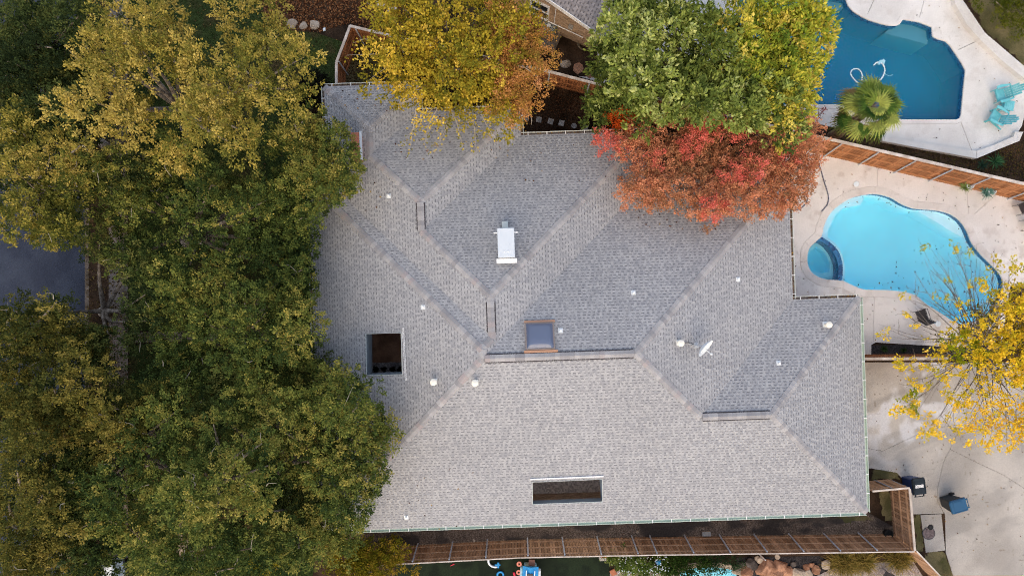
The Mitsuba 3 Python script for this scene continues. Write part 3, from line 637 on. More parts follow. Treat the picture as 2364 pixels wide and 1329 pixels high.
step2 = poly(crop4([(250, 560), (290, 430), (430, 310), (540, 300), (520, 345), (420, 372), (350, 430), (330, 490), (318, 560)])).intersection(pool_a)
bench_r = poly(crop4([(850, 398), (905, 430), (960, 460), (1030, 505), (1090, 540), (1140, 560), (1120, 420), (1000, 380)])).intersection(pool_a)
spa_ring = spa_out.buffer(.30).intersection(pool_a)
part(pa, 'step', slab(shelf_l, -1.54, -.55), 'plaster_light'); part(pa, 'step', slab(step2, -1.53, -.36), 'plaster_light')
part(pa, 'bench', slab(bench_r, -1.54, -.42), 'plaster_light'); part(pa, 'ledge', slab(spa_ring.difference(spa_out.buffer(.02)), -1.52, -.50), 'plaster_light')
dam = spa_out.difference(spa_in)
part(pa, 'spa_wall', slab(dam.buffer(-.003), -1.55, -.05), 'mosaic', label='dark blue tiled spa wall')
part(pa, 'spa_bench', slab(spa_in.difference(poly(crop4([(240, 690), (255, 640), (290, 612), (330, 640), (362, 700), (360, 745), (320, 755), (262, 740)])).buffer(.05)), -1.5, -.62), 'plaster_light')
part(pa, 'spa_floor', slab(spa_in, -1.45, -1.1), 'plaster_light')
k = part(pa, 'spa_water', sheet(spa_in.buffer(.003), WL + .03), 'pane'); scene[k]['interior'] = {'type': 'ref', 'id': 'spa_depth'}
dr_ = at(1780 + 280 / 2.46, 320 + 697 / 2.46); part(pa, 'drain', trimesh.creation.cylinder(.12, .03, sections=20).apply_translation((dr_[0], dr_[1], -1.08)), 'toy_white')

pb = thing('swimming_pool', 'deep teal blue swimming pool behind the palm', 'swimming pool')
dark_o = pool_b.buffer(.20)
part(pb, 'coping', slab(dark_o.difference(pool_b), -.02, .062), 'pale_concrete')
basin(pb, pool_b.buffer(.004), 1.9, 'plaster_dark')
part(pb, 'tile_band', wall_band(pool_b, WL - .12, .0), 'mosaic', label='dark blue mosaic waterline')
k = part(pb, 'water', sheet(pool_b.buffer(.003), WL), 'pane'); scene[k]['interior'] = {'type': 'ref', 'id': 'deep_water'}
part(pb, 'step', slab(poly(crop3([(700, 190), (745, 150), (790, 110), (1000, 160), (975, 262)])).intersection(pool_b), -1.88, -.42), 'plaster_step', label='pale submerged step')
part(pb, 'step', slab(poly(crop3([(100, -90), (440, -40), (440, 30), (350, 50), (240, 85), (100, 60)])).intersection(pool_b), -1.87, -.40), 'plaster_step', label='pale submerged step')
def ring3(P, r, n=6): return tube(curve(P, n), r, 6)
hk = thing('pool_cleaner', 'white hose loop of the pool cleaner floating in the teal pool', 'pool cleaner')
lp = np.array([[*at(*q)[:2], -.15] for q in crop3([(515, 530), (480, 495), (463, 462), (480, 437), (512, 436), (535, 465), (535, 515)])])
put(hk, ring3(lp, .028), 'hose_white', True)
hb = thing('pool_cleaner', 'second pool cleaner with bent white hose beside the palm fronds', 'pool cleaner')
lp = np.array([[*at(*q)[:2], -.15] for q in crop3([(640, 520), (672, 480), (682, 435), (665, 400), (635, 393), (610, 412)])])
put(hb, ring3(lp, .034), 'hose_white', True)
b0 = at(*crop3([(655, 398)])[0], -.16); part(hb, 'head', cat_([box(.30, .12, .10, b0 + [0, .04, 0], bev=.03), box(.10, .28, .08, b0 + [.05, 0, .03], bev=.03), trimesh.creation.cylinder(.07, .1, sections=14).apply_translation(b0 + [-.15, -.06, 0])]), 'toy_pale')
lp = np.array([[*at(*q)[:2], -.15] for q in crop3([(682, 450), (690, 470), (715, 478), (735, 472)])]); part(hb, 'tail_hose', ring3(lp, .012), 'toy_pale', True)
pc_ = thing('swimming_pool', 'sliver of turquoise pool at the bottom edge behind the south fence', 'swimming pool')
basin(pc_, pool_c, 1.0, 'plaster_light'); coping(pc_, pool_c.buffer(.22), pool_c, 'stone_tan', .5)
k = part(pc_, 'water', sheet(pool_c.buffer(.003), WL), 'pane'); scene[k]['interior'] = {'type': 'ref', 'id': 'clear_water'}

deck_b = poly(crop3([(-1150, -200), (1040, -200), (1060, 0), (1112, 40), (1190, 165), (1282, 272), (1432, 412), (1560, 522), (1570, 640), (1548, 725), (1530, 800), (1500, 850), (1438, 905), (1265, 955), (1060, 930), (660, 862), (500, 830), (300, 792), (100, 740), (-200, 690), (-1150, 470)]))
deck_b = deck_b.buffer(.12).difference(pool_b.buffer(.208))
dkb = thing('pool_terrace', 'pale concrete terrace round the teal pool', 'pool deck', kind='structure')
for q in split_by(deck_b, [J([(1150, 770), (1230, 980)], crop3), J([(1100, 340), (1290, 250)], crop3), J([(610, -20), (550, 115)], crop3), J([(925, -10), (880, 150)], crop3), J([(250, 660), (240, 800)], crop3)]):
    part(dkb, 'slab', slab(q, 0, .05), 'pale_concrete')
lw = thing('terrace_wall', 'low white capped wall edging the pale terrace', 'low wall')
for nm, l in (('cap', [(1165, -80), (1165, 0), (1310, 213), (1562, 428), (1700, 520), (1640, 560), (1562, 505), (1430, 400), (1290, 268), (1197, 165), (1120, 30), (1100, -80)]),
              ('cap', [(1562, 842), (1537, 900), (1400, 955), (1265, 1012), (1262, 965), (1380, 925), (1500, 872), (1510, 842)]), ('cap', [(1262, 1012), (860, 938), (660, 900), (660, 868), (1060, 935), (1258, 965)])):
    part(lw, nm, slab(poly(crop3(l), .3), .0, .34 if l[0][0] < 1262 else .26), 'pale_concrete')
gp = poly(crop3([(1100, -80), (1120, 30), (1197, 165), (1290, 268), (1430, 400), (1562, 505), (1640, 560), (1600, 600), (1560, 530), (1430, 418), (1280, 280), (1185, 172), (1108, 46), (1050, -80)]))
struct('terrace_joint', slab(gp, 0, .06), 'stone_tan', 'sandy brown flagstone strip along the low terrace wall', 'paving')
struct('rear_patio', slab(poly([(1402, 95), (1440, 20), (1450, -80), (1700, -80), (1700, 200), (1390, 195), (1310, 172), (1395, 180)]).buffer(-.05), 0, .04), 'pale_concrete', 'pale concrete patio under the magnolia', 'patio')
struct('south_patio', sheet(poly([(1408, 1322), (1440, 1312), (1560, 1325), (1560, 1420), (1405, 1420)]).union(poly([(1880, 1330), (1920, 1312), (2000, 1300), (2105, 1290), (2150, 1360), (2150, 1420), (1860, 1420)])), .03), 'patio_mat', 'pinkish washed gravel patio behind the south fence', 'patio')
struct('black_gravel_bed', sheet(poly([(1700, 1286), (1890, 1282), (1930, 1300), (1900, 1322), (1860, 1332), (1700, 1330)]), .012), 'dark_gravel_mat', 'black gravel bed among the rocks behind the south fence', 'ground')
struct('courtyard_bed', sheet(court.buffer(.9), .012), 'mulch', 'brown mulch at the bottom of the square roof opening', 'ground')
struct('white_gravel', sheet(poly([(835, 838), (935, 835), (935, 880), (835, 880)]), .02), 'white_gravel_mat', 'white pebble strip in the square roof opening', 'gravel')
struct('light_well_bed', sheet(light_well.buffer(.9), .012), 'pea_gravel', 'brown gravel at the bottom of the long roof opening', 'ground')

# ------------------------------------------------------------------ fences
pick = {}
for kind, wd in (('cedar', .14), ('pool_cedar', .14), ('old_cedar', .14)):
    for v in range(3):
        pick[kind, v] = mikit.ply(box(wd - .020, .018, 1.0, (0, 0, .5), bev=.003), f'{kind}_mat_{v}')
post_ply = mikit.ply(trimesh.creation.cylinder(.036, 1.0, sections=10).apply_translation((0, 0, .5)), 'galvanized', 30)
def fence(key, top, kind, hgt=1.8, lean=(0, 0), side=1, bay=1.76, rails=3, cap=None, posts=True, first=.3, post_mat=None):
    """top: photo pixels of the top line; lean: how far the top hangs out from the foot; side: +1 puts rails and posts to the left of the direction of travel."""
    P = [at(x, y, hgt) for x, y in top]; g = np.random.default_rng(len(key) + len(top))
    for A, B in zip(P[:-1], P[1:]):
        d = B - A; L = np.linalg.norm(d); d /= L; n = np.array([-d[1], d[0], 0]) * side
        up = np.array([lean[0], lean[1], hgt]); 
        def mm(o, lx=1, lz=1):
            m = np.eye(4); m[:3, 0], m[:3, 1], m[:3, 2], m[:3, 3] = d * lx, n, up / hgt * lz, o; return m
        k = int(L / .14)
        for i in range(k):
            o = A + d * ((i + .5) * L / k) - up + [0, 0, .02]
            hh = hgt * g.uniform(.985, 1.01)
            copy(key, 'picket', pick[kind, int(g.integers(0, 3))], mm(o + n * g.normal(0, .003) + d * g.normal(0, .002), lx=L / k / .14, lz=hh))
        for r in range(rails):
            t = (.16 + .68 * r / max(1, rails - 1))
            a, b = A - up * (1 - t) + n * .035, B - up * (1 - t) + n * .035
            nb = max(1, round(L / bay))
            for q in range(nb): part(key, 'rail', beam(a + (b - a) * (q / nb) + d * .006, a + (b - a) * ((q + 1) / nb) - d * .006, .042, .085), f'{kind}_mat_2')
        if posts:
            for s in np.arange(first, L, bay): copy(key, 'post', post_ply, mm(A + d * s - up + n * .085, lz=hgt * .985))
        if cap:
            nb = max(1, round(L / 2.4))
            for q in range(nb): part(key, 'top_rail', beam(A + d * (L * q / nb + .004) + n * .02 + [0, 0, .035], A + d * (L * (q + 1) / nb - .004) + n * .02 + [0, 0, .035], *cap), 'weathered_rail')
rf = thing('rear_fence', 'long reddish cedar fence between the back gardens, passing under the magnolia', 'fence')
fence(rf, [(776, 198), (776, 145), (808, 60)], 'cedar', side=-1, cap=(.12, .05), first=.1, bay=1.9)
fence(rf, [(808, 60), (905, 83), (1255, 162), (1388, 196), (1872, 312)], 'cedar', side=-1, cap=(.12, .05), bay=1.95)
pf = thing('pool_fence', 'orange brown cedar fence with steel posts between the two pools', 'fence')
fence(pf, [(1872, 312), (1915, 321), (2364, 424), (2560, 470)], 'pool_cedar', hgt=1.85, lean=(.07, .20), side=-1, cap=(.13, .05), first=.62, bay=1.79)
sf = thing('south_fence', 'long weathered brown fence with steel posts along the south side of the house', 'fence')
fence(sf, [(800, 1310), (935, 1301), (1202, 1287), (1500, 1281), (2110, 1273)], 'old_cedar', hgt=1.82, lean=(.0, -.27), side=1, cap=(.05, .03), first=.35, bay=1.73)
gf = thing('gate_fence', 'brown fence run closing the side yard next to the dark bins', 'fence')
fence(gf, [(2100, 1127), (2112, 1270)], 'old_cedar', hgt=1.8, side=-1, cap=(.10, .05), posts=False)
gt = thing('side_gate', 'short brown gate between the house corner and the side yard fence', 'gate')
fence(gt, [(2013, 1134), (2099, 1126)], 'old_cedar', hgt=1.8, side=1, cap=(.08, .05), posts=False, rails=2)
A, B = at(2059, 1126, 1.7), at(2099, 1126, 1.84)
part(gt, 'brace', tube([A - [0, 0, 1.6], A], .03), 'galvanized', True); part(gt, 'brace', tube([at(2058, 1108, .1), B], .025), 'galvanized', True)
nf = thing('neighbour_fence', 'brown fence running off the bottom edge from the corner post', 'fence')
fence(nf, [(2114, 1271), (2170, 1330), (2230, 1400)], 'old_cedar', hgt=1.8, side=1, cap=(.06, .04), posts=False)
df = thing('deck_fence', 'short brown fence between the pool deck and the alley', 'fence')
fence(df, [(1991, 829), (2188, 828)], 'cedar', hgt=1.5, side=1, lean=(0, -.12), cap=(.13, .05), posts=False)

# ------------------------------------------------------------------ neighbour house at the top edge
e_, g_ = np.array([.42, .908, 0]), np.array([-.908, .42, 0]); nc = at(1402, 93, 2.75); zu = np.array([0, 0, 1.0])
nh = thing('neighbour_house', 'brick house with white gable trim and brown shingled roof at the top edge', 'house')
RP = .42; Rl, Gl = 7.5, 4.9
def nroof(s, r): return nc + e_ * s + g_ * r + zu * (RP * r)
tvn = e_[:2]; nvn = -g_[:2]; eaven = nc[:2] @ nvn
fpn = [np.array([*(nc + e_ * s + g_ * r)[:2]]) for s, r in ((0, 0), (Rl, 0), (Rl, Gl), (0, Gl))]
pcs = shingle_field('x', fpn, nvn, eaven, tvn, None, [], 77, expo=.15)
(v, f), uv = shingle_mesh(pcs, nvn, eaven, tvn, lambda r: 2.75 + RP * r, RP)
m = np.array([nroof(0, 0), nroof(Rl, 0), nroof(Rl, Gl), nroof(0, Gl)]) - [0, 0, .02]
part(nh, 'roof', hull(np.vstack([m, m - [0, 0, .14]])), 'deck_board')
part(nh + '__roof', 'shingle_courses', (v, f), 'brown_shingle_mat', uv=uv, kind='stuff')
part(nh, 'gutter', cat_([beam(nroof(-.05, -.07) - zu * .06, nroof(Rl, -.07) - zu * .06, .13, .11)]), 'white_paint')
part(nh, 'rake_board', cat_([beam(nroof(-.03, 0) - zu * .04, nroof(-.03, Gl) - zu * .04, .035, .22), beam(nroof(.17, 0) - zu * .20, nroof(.17, Gl) - zu * .20, .42, .03)]), 'white_paint', label='wide white gable trim')
wp = lambda s, r, z: nc * [1, 1, 0] + e_ * s + g_ * r + zu * z
wv, wuv = [], []
L0 = .42
cr = [(.45, 0, 0), (.45, 0, 2.75 + RP * .45 - .22), (Gl, 0, 2.75 + RP * Gl - .22), (Gl, 0, 0)]
W = np.array([wp(L0, r, z) for r, _, z in cr]); part(nh, 'wall', trimesh.Trimesh(W, [[0, 1, 2], [0, 2, 3]], process=False), 'neighbor_brick', uv=np.array([(r, z) for r, _, z in cr]))
W = np.array([wp(s, .45, z) for s, z in ((L0, 0), (L0, 2.72), (Rl, 2.72), (Rl, 0))]); part(nh, 'wall', trimesh.Trimesh(W, [[0, 1, 2], [0, 2, 3]], process=False), 'neighbor_brick', uv=np.array([(L0, 0), (L0, 2.72), (Rl, 2.72), (Rl, 0)]))
wk = nh + '__window'
wf = np.eye(4); wf[:3, 0], wf[:3, 1], wf[:3, 2], wf[:3, 3] = g_, zu, -e_, wp(L0 - .03, 3.55, 1.75)
put(wk, box(.86, 1.3, .02, m=wf), 'window_glass'); labels[wk] = {'label': 'white framed sash window in the brick gable'}
part(wk, 'frame', cat_([box(.08, 1.46, .08, (s * .45, 0, .02), wf) for s in (-1, 1)] + [box(.98, .08, .08, (0, s * .69, .02), wf) for s in (-1, 1)] + [box(.82, .05, .06, (0, 0, .02), wf)]), 'white_paint')
part(nh, 'downspout', tube([wp(L0 - .10, .55, 2.6), wp(L0 - .12, .60, 2.2), wp(L0 - .07, .60, .1)], .045), 'white_paint', True)
part(nh, 'conduit', cat_([tube([wp(L0 - .05, 1.2, 1.0), wp(L0 - .05, 4.4, 1.0)], .025), tube([wp(L0 - .05, 2.75, 1.0), wp(L0 - .05, 2.75, 3.5)], .018)]), 'white_paint', True)
part(nh, 'meter_box', box(.22, .3, .12, (0, 0, 0), np.block([[np.c_[g_, zu, -e_], wp(L0 - .06, 1.9, 1.5)[:, None]], [0, 0, 0, 1]]), .01), 'stone_grey')
ac = thing('air_conditioner', 'dark grey air conditioning unit on a pad beside the brick gable', 'air conditioner')
ap = at(1265, 76, 0); ma = tr(*ap) @ rz(math.radians(-23))
put(ac, box(.85, .85, .75, (0, 0, .45), ma, .06), 'ac_grey')
part(ac, 'pad', box(1.15, 1.25, .08, (.1, -.15, .04), ma), 'sidewalk_mat')
part(ac, 'fan_guard', cat_([lathe([(r, .0), (r + .012, 0), (r + .012, .02), (r, .02), (r, 0)], ap + [0, 0, .83], 24) for r in (.1, .17, .24, .31)] + [box(.66, .02, .02, (0, 0, .84), ma @ rz(a)) for a in (0, 1.05, 2.1)]), 'gutter_pale')
part(ac, 'hub', trimesh.creation.cylinder(.09, .03, sections=18).apply_translation(ap + [0, 0, .85]), 'dish_grey')
ho = thing('garden_hose', 'tan garden hose coiled against the brick gable', 'garden hose')
hc = at(1349, 101, .08); th = np.linspace(0, 2 * math.pi * 4.6, 130)
rr = .30 - .035 * np.sin(th * .23) + .02 * np.sin(th * 1.3)
put(ho, tube(np.c_[hc[0] + rr * np.cos(th), hc[1] + rr * np.sin(th), .03 + .022 * th / 6.28 + .0 * th], .016, 6), 'hose_tan', True)

# ------------------------------------------------------------------ furniture, bins, small things
def adirondack(px, py, deg, label):
    t = thing('garden_chair', label, 'garden chair', 'turquoise slatted chairs on the pale terrace')
    m = tr(*at(px, py, .05)[:2], .05) @ rz(math.radians(deg))          # local: faces +x
    for i in range(5): part(t, 'seat_slat', box(.088, .54, .02, bev=.004, m=m @ tr(.30 - i * .093, 0, .36 - i * .028) @ ry(math.radians(12))), 'turquoise')
    part(t, 'front_apron', box(.02, .56, .10, (.355, 0, .32), m, .004), 'turquoise')
    for i in range(5):
        y = (i - 2) * .105; L = .92 - .055 * (i - 2) ** 2
        s = box(.02, .094, L, (0, 0, L / 2), bev=.008).apply_transform(m @ tr(-.16, y, .22) @ ry(math.radians(-28)) @ rx(math.radians(-(i - 2) * .35)))
        part(t, 'back_slat', s, 'turquoise')
    for s in (-1, 1):
        part(t, 'arm', hull(np.array([[.42, s * .30, .55], [.40, s * .42, .55], [.20, s * .44, .55], [-.28, s * .37, .53], [-.30, s * .30, .53], [.42, s * .30, .572], [.40, s * .42, .572], [.20, s * .44, .572], [-.28, s * .37, .552], [-.30, s * .30, .552]])).apply_transform(m), 'turquoise')
        part(t, 'leg', box(.10, .022, .56, (.33, s * .30, .28), m, .004), 'turquoise')
        part(t, 'leg', beam([.36, s * .275, .34], [-.52, s * .275, .03], .022, .11).apply_transform(m), 'turquoise')
    part(t, 'back_rail', box(.03, .66, .06, (-.30, 0, .50), m, .004), 'turquoise')
adirondack(2306, 222, 195, 'turquoise slatted garden chair nearer the flagstone strip, first of the two')
adirondack(2293, 277, 152, 'turquoise slatted garden chair turned towards the teal pool, closer to the low wall end')
tb = thing('side_table', 'small square turquoise side table between the two garden chairs', 'side table')
m = tr(*at(2315, 250, .05)[:2], .05) @ rz(math.radians(-12))
for i in range(5): part(tb, 'top_slat', box(.092, .48, .022, ((i - 2) * .097, 0, .45), m, .004), 'turquoise')
for sx in (-1, 1):
    for sy in (-1, 1): part(tb, 'leg', box(.06, .04, .44, (sx * .18, sy * .18, .22), m, .004), 'turquoise')
part(tb, 'shelf', box(.36, .36, .02, (0, 0, .14), m, .004), 'turquoise')

def bin_(px, py, deg, body, lid, label, sticker=False, tall=1.06):
    t = thing('wheelie_bin', label, 'wheelie bin')
    p = at(px, py, tall); m = tr(p[0], p[1], .03) @ rz(math.radians(deg))   # lid centre at the pixel; +x is the front, hinge at -x
    b0 = [(.28 * sx, .25 * sy, .06) for sx in (-1, 1) for sy in (-1, 1)]
    b1 = [(.375 * sx, .30 * sy, tall - .07) for sx in (-1, 1) for sy in (-1, 1)]
    g = hull([(x * k, y * q, z) for x, y, z in b0 + b1 for k, q in ((1, .86), (.86, 1))]).apply_transform(m)
    part(t, 'body', g, body)
    part(t, 'rim', box(.80, .66, .05, (0, 0, tall - .07), m, .015), body)
    lp_ = [(-.40, .33), (-.40, -.33), (.34, -.33), (.42, -.25), (.42, .25), (.34, .33)]
    lk = part(t, 'lid', hull([(x, y, tall - .04) for x, y in lp_] + [(x * .93, y * .93, tall + .025) for x, y in lp_]).apply_transform(m), lid)
    part(lk, 'panel', box(.46, .46, .02, (.04, 0, tall + .032), m, .008), lid)
    for s in (-1, 1): part(lk, 'ridge', box(.66, .03, .025, (0, s * .27, tall + .034), m, .008), lid)
    part(t, 'handle', tube([np.array([-.50, -.24, tall - .08]), np.array([-.50, .24, tall - .08])], .02).apply_transform(m), lid, True)
    for s in (-1, 1):
        part(t, 'hinge', box(.14, .05, .06, (-.44, s * .20, tall - .05), m, .01), lid)
        part(t, 'wheel', trimesh.creation.cylinder(.13, .06, sections=20).apply_transform(m @ tr(-.33, s * .27, .12) @ rx(math.pi / 2)), 'rubber', 30)
    if sticker:
        st = part(lk, 'sticker', box(.14, .40, .004, (.02, 0, tall + .0445), m), 'white_paint', label='white printed label on the lid')
        g = np.random.default_rng(4)
        for r in range(2):
            y = -.18
            while y < .17:
                wv = g.uniform(.02, .05); 
                part(t, 'print', box(.025, wv, .003, (-.01 + r * .055, y + wv / 2, tall + .0485), m), 'stone_dark'); y += wv + .012
bin_(2121, 1122, 97, 'bin_navy', 'bin_black', 'navy wheelie bin with a black lid and white label behind the gate', True)
bin_(2213, 1167, 196, 'bin_black', 'bin_blue', 'wheelie bin with a blue lid standing alone on the alley')
pl = thing('path_light', 'small black disc lamp on a thin rod beside the iron cover', 'lamp')
b = at(2137, 1222, .04); t_ = at(2129, 1199, .62)
tp = np.array([b[0] - .10, b[1] + .30, .62]); put(pl, tube([b, tp], .012), 'dark_steel', True)
part(pl, 'disc', lathe([(0, .03), (.10, .02), (.14, -.01), (.135, -.02), (0, -.015)], tp, 24), 'rubber', 30)
for (px, py, r, lab) in ((1977, 425, .13, 'round white skimmer lid by the coping at the top of the light blue pool'), (2165, 747, .14, 'round white skimmer lid near the dark sling chair'), (2318, 573, .0, '')):
    if r:
        k = thing('skimmer_lid', lab, 'skimmer lid'); put(k, lathe([(0, .022), (r * .9, .022), (r, .01), (r, 0), (0, 0)], at(px, py, .05), 26), 'toy_white', 30)
        part(k, 'ring', lathe([(r, 0), (r + .03, 0), (r + .03, .008), (r, .008), (r, 0)], at(px, py, .05), 26), 'pale_concrete')
h1 = thing('hose', 'dark blue grey hose snaking from the red maple to the pool coping', 'garden hose')
P = np.array([[*at(*q, .05)[:2], .075] for q in crop4([(180, 110), (215, 98), (245, 105), (268, 140), (285, 190), (300, 245), (318, 300), (325, 340), (318, 375), (300, 398), (285, 414)])]); put(h1, tube(curve(P), .024, 7), 'hose_blue', True)
h2 = thing('hose', 'short curl of dark hose at the edge of the roof by the red maple', 'garden hose')
P = np.array([[*at(*q, .05)[:2], .075] for q in crop4([(190, 290), (204, 330), (202, 358), (180, 388), (150, 405), (115, 411), (85, 412)])]); put(h2, tube(curve(P), .022, 7), 'hose_blue', True)
def sling_chair(px, py, deg, label):
    t = thing('sling_chair', label, 'patio chair')
    m = tr(*at(px, py, .05)[:2], .05) @ rz(math.radians(deg))
    part(t, 'seat', box(.50, .46, .015, (0, 0, .40), m, .005), 'fabric_dark')
    part(t, 'backrest', box(.015, .46, .55, (0, 0, .28), bev=.005).apply_transform(m @ tr(-.25, 0, .40) @ ry(math.radians(-22))), 'fabric_dark')
    for s in (-1, 1):
        f = cat_([tube(np.array([[.26, s * .25, 0], [.24, s * .25, .58], [-.28, s * .25, .60]]), .014), tube(np.array([[-.34, s * .25, 0], [-.22, s * .25, .40], [-.46, s * .25, .93]]), .014), tube(np.array([[.25, s * .25, .40], [-.25, s * .25, .40]]), .014)]).apply_transform(m)
        part(t, 'side_frame', f, 'dark_steel', True)
    part(t, 'crossbar', tube(np.array([[-.46, -.25, .93], [-.46, .25, .93]]), .014).apply_transform(m), 'dark_steel', True)
sling_chair(2117, 727, 108, 'dark sling patio chair under the yellow tree by the light blue pool')
sling_chair(2352, 482, 205, 'dark brown patio chair cut by the edge of the frame near the pool fence')
sling_chair(2366, 520, 190, 'dark brown patio chair mostly outside the frame below the other one')
sling_chair(2040, 1326, 60, 'black patio chair cut by the bottom edge near the corner post')
for i, (x, y) in enumerate([(1215, 272), (1244, 277), (1271, 281), (1296, 285), (1325, 291), (1351, 296), (1377, 301), (1400, 306)]):
    names = ['first', 'second', 'third', 'fourth', 'fifth', 'sixth', 'seventh', 'last']
    k = thing('stepping_stone', f'{names[i]} grey stepping stone of the row, counted from the yellow tree', 'stepping stone', 'row of stepping stones north of the house')
    p = at(x, y, 0)
    if i == 4: put(k, lathe([(0, .05), (.13, .05), (.14, .03), (.14, 0), (0, 0)], p, 16), 'stone_grey', 30)
    else: put(k, box(.27, .28, .06, (0, 0, .025), tr(p[0], p[1]) @ rz(math.radians(-12 + 5 * math.sin(i * 2.1))), .012), 'stone_grey')
STN = [(675, 55, .30, 'stone_tan', 'pale rounded boulder at the edge of the front mulch bed'), (700, 60, .24, 'stone_tan', 'grey edging boulder next to the pale rounded one'), (726, 58, .34, 'stone_tan', 'mossy tan edging boulder by the front mulch bed'),
       (748, 68, .10, 'toy_white', 'small white stone by the front mulch bed'), (1305, 147, .30, 'stone_tan', 'tan flagstone in the black soil behind the rear fence'), (1335, 158, .34, 'stone_rust', 'rusty flagstone in the black soil behind the rear fence'),
       (1362, 172, .28, 'stone_rust', 'rusty flagstone beside the pale path wedge'), (1288, 175, .2, 'stone_rust', 'small rust stone close to the rear fence'),
       (1093, 1247, .10, 'stone_tan', 'small tan stone against the foot of the south fence'), (1471, 1228, .09, 'stone_tan', 'small yellow stone in the gravel strip')]
for x, y, r, mm_, lab in STN:
    k = thing('stone', lab, 'stone'); put(k, rock(at(x, y, .02), r, int(x), .16 if 'flagstone' in lab else .4), mm_)
k = thing('concrete_block', 'pale concrete block lying in the gravel strip', 'concrete block'); put(k, box(.42, .22, .14, (0, 0, .07), tr(*at(1630, 1230)[:2]) @ rz(.03), .01), 'stone_grey')
k = thing('plant_pot', 'black plastic pot in the corner of the side yard', 'plant pot'); put(k, lathe([(.0, .02), (.15, .02), (.20, .32), (.22, .32), (.22, .35), (.18, .35), (.16, .22), (0, .22)], at(2044, 1227, 0), 20), 'rubber', 30)
# rockery behind the south fence
RK = [(1770, 1312, .52, 'stone_rust'), (1800, 1304, .38, 'stone_rust'), (1735, 1300, .40, 'stone_dark'), (1725, 1318, .42, 'stone_rust'), (1755, 1292, .24, 'stone_tan'), (1790, 1321, .45, 'stone_rust'), (1818, 1318, .36, 'stone_rust'), (1845, 1322, .40, 'stone_tan'),
      (1861, 1309, .20, 'stone_rust'), (1874, 1303, .16, 'stone_rust'), (1884, 1314, .30, 'stone_rust'), (1907, 1303, .30, 'stone_tan'), (1748, 1288, .16, 'stone_tan'), (1712, 1303, .22, 'stone_dark'), (1794, 1284, .17, 'stone_tan'), (1700, 1318, .26, 'stone_tan'), (1832, 1302, .2, 'stone_dark'), (1865, 1325, .30, 'stone_tan'), (1920, 1318, .22, 'stone_tan')]
RL = ['largest rust boulder in the middle of the rockery', 'rust boulder above the largest one', 'dark boulder at the west end of the rockery', 'rust boulder below the dark one', 'small tan rock under the fence', 'rust boulder on the bottom edge', 'rust boulder east of the largest one', 'tan slab rock at the bottom edge',
      'small round rust rock on the black gravel', 'smallest rust rock on the black gravel', 'rust rock between gravel and patio', 'tan rock beside the pampas grass', 'tan pebble rock by the fence', 'dark rock next to the green shrub', 'tan rock at the white stake', 'tan coping rock beside the pool sliver', 'dark rock in the black gravel', 'tan flat rock on the bottom edge near the patio', 'tan rock at the patio edge']
for (x, y, r, mm_), lab in zip(RK, RL):
    k = thing('rock', lab, 'rock', 'rocks of the rockery behind the south fence'); put(k, rock(at(x, y, r * .2), r, int(x * 3), .6), mm_)
k = thing('stake', 'thin white stake against the back of the south fence', 'stake'); p = at(1764, 1284, 1.0); put(k, tube([[p[0], p[1] - .10, 0], [p[0], p[1] - .10, 1.2]], .03), 'white_paint', True)
# toys on the turf
ty = thing('toy_playhouse', 'light blue toy playhouse with a brown panel on the dark turf', 'toy playhouse')
p = at(1224, 1318, .5); m = tr(p[0], p[1], .02) @ rz(math.radians(-3))
part(ty, 'body', box(.62, .72, .75, (0, -.05, .40), m, .06), 'toy_pale'); part(ty, 'roof', hull([(x, y, z) for x, y, z in ((-.38, -.45, .78), (.38, -.45, .78), (-.38, .36, .78), (.38, .36, .78), (0, -.45, .98), (0, .36, .98))]).apply_transform(m), 'toy_blue')
part(ty, 'window', box(.30, .38, .03, (-.02, -.12, .99), m, .01), 'window_glass'); part(ty, 'trim', cat_([box(.05, .62, .05, (s * .20, -.08, .99), m, .01) for s in (-1, 1)]), 'toy_white')
part(ty, 'panel', box(.30, .30, .05, (.05, .48, .62), m, .01), 'toy_brown'); part(ty, 'fender', box(.16, .66, .35, (-.42, -.10, .45), m, .06), 'toy_pale'); part(ty, 'fender', box(.16, .60, .30, (.44, -.16, .48), m, .05), 'toy_white')
for y in (.36, -.05): part(ty, 'wheel', lathe([(.05, -.03), (.12, -.03), (.13, 0), (.12, .03), (.05, .03), (.05, -.03)], (0, 0, 0), 20).apply_transform(m @ tr(-.56, y, .55)), 'toy_coral', 30)
tw = thing('toy_rocker', 'blue and white toy rocker close to the south fence', 'toy')
p = at(1141, 1301, .1); a = np.linspace(2.6, 5.0, 12); put(tw, tube(np.c_[p[0] + .05 + .34 * np.cos(a), p[1] + .16 + .30 * np.sin(a), a * 0 + .12], .055), 'toy_white', True)
part(tw, 'seat', cat_([box(.28, .10, .10, (p[0] + .17, p[1], .2), bev=.03), box(.10, .30, .10, (p[0] + .2, p[1], .24), bev=.03)]), 'toy_blue')
k = thing('toy_ring', 'blue plastic ring toy at the bottom edge on the turf', 'toy'); a = np.linspace(0, 2 * math.pi, 22); p = at(1155, 1326, .06); put(k, tube(np.c_[p[0] + .15 * np.cos(a), p[1] + .15 * np.sin(a), a * 0 + .06], .05), 'toy_blue', True)
k = thing('toy_skittle', 'small bright red toy skittle on the dark turf', 'toy'); p = at(1186, 1320, .05); put(k, lathe([(0, 0), (.05, 0), (.06, .1), (.045, .2), (.03, .26), (0, .28)], (0, 0, 0), 14).apply_transform(tr(*p) @ rz(.3) @ rx(math.pi / 2)), 'toy_red', 30)
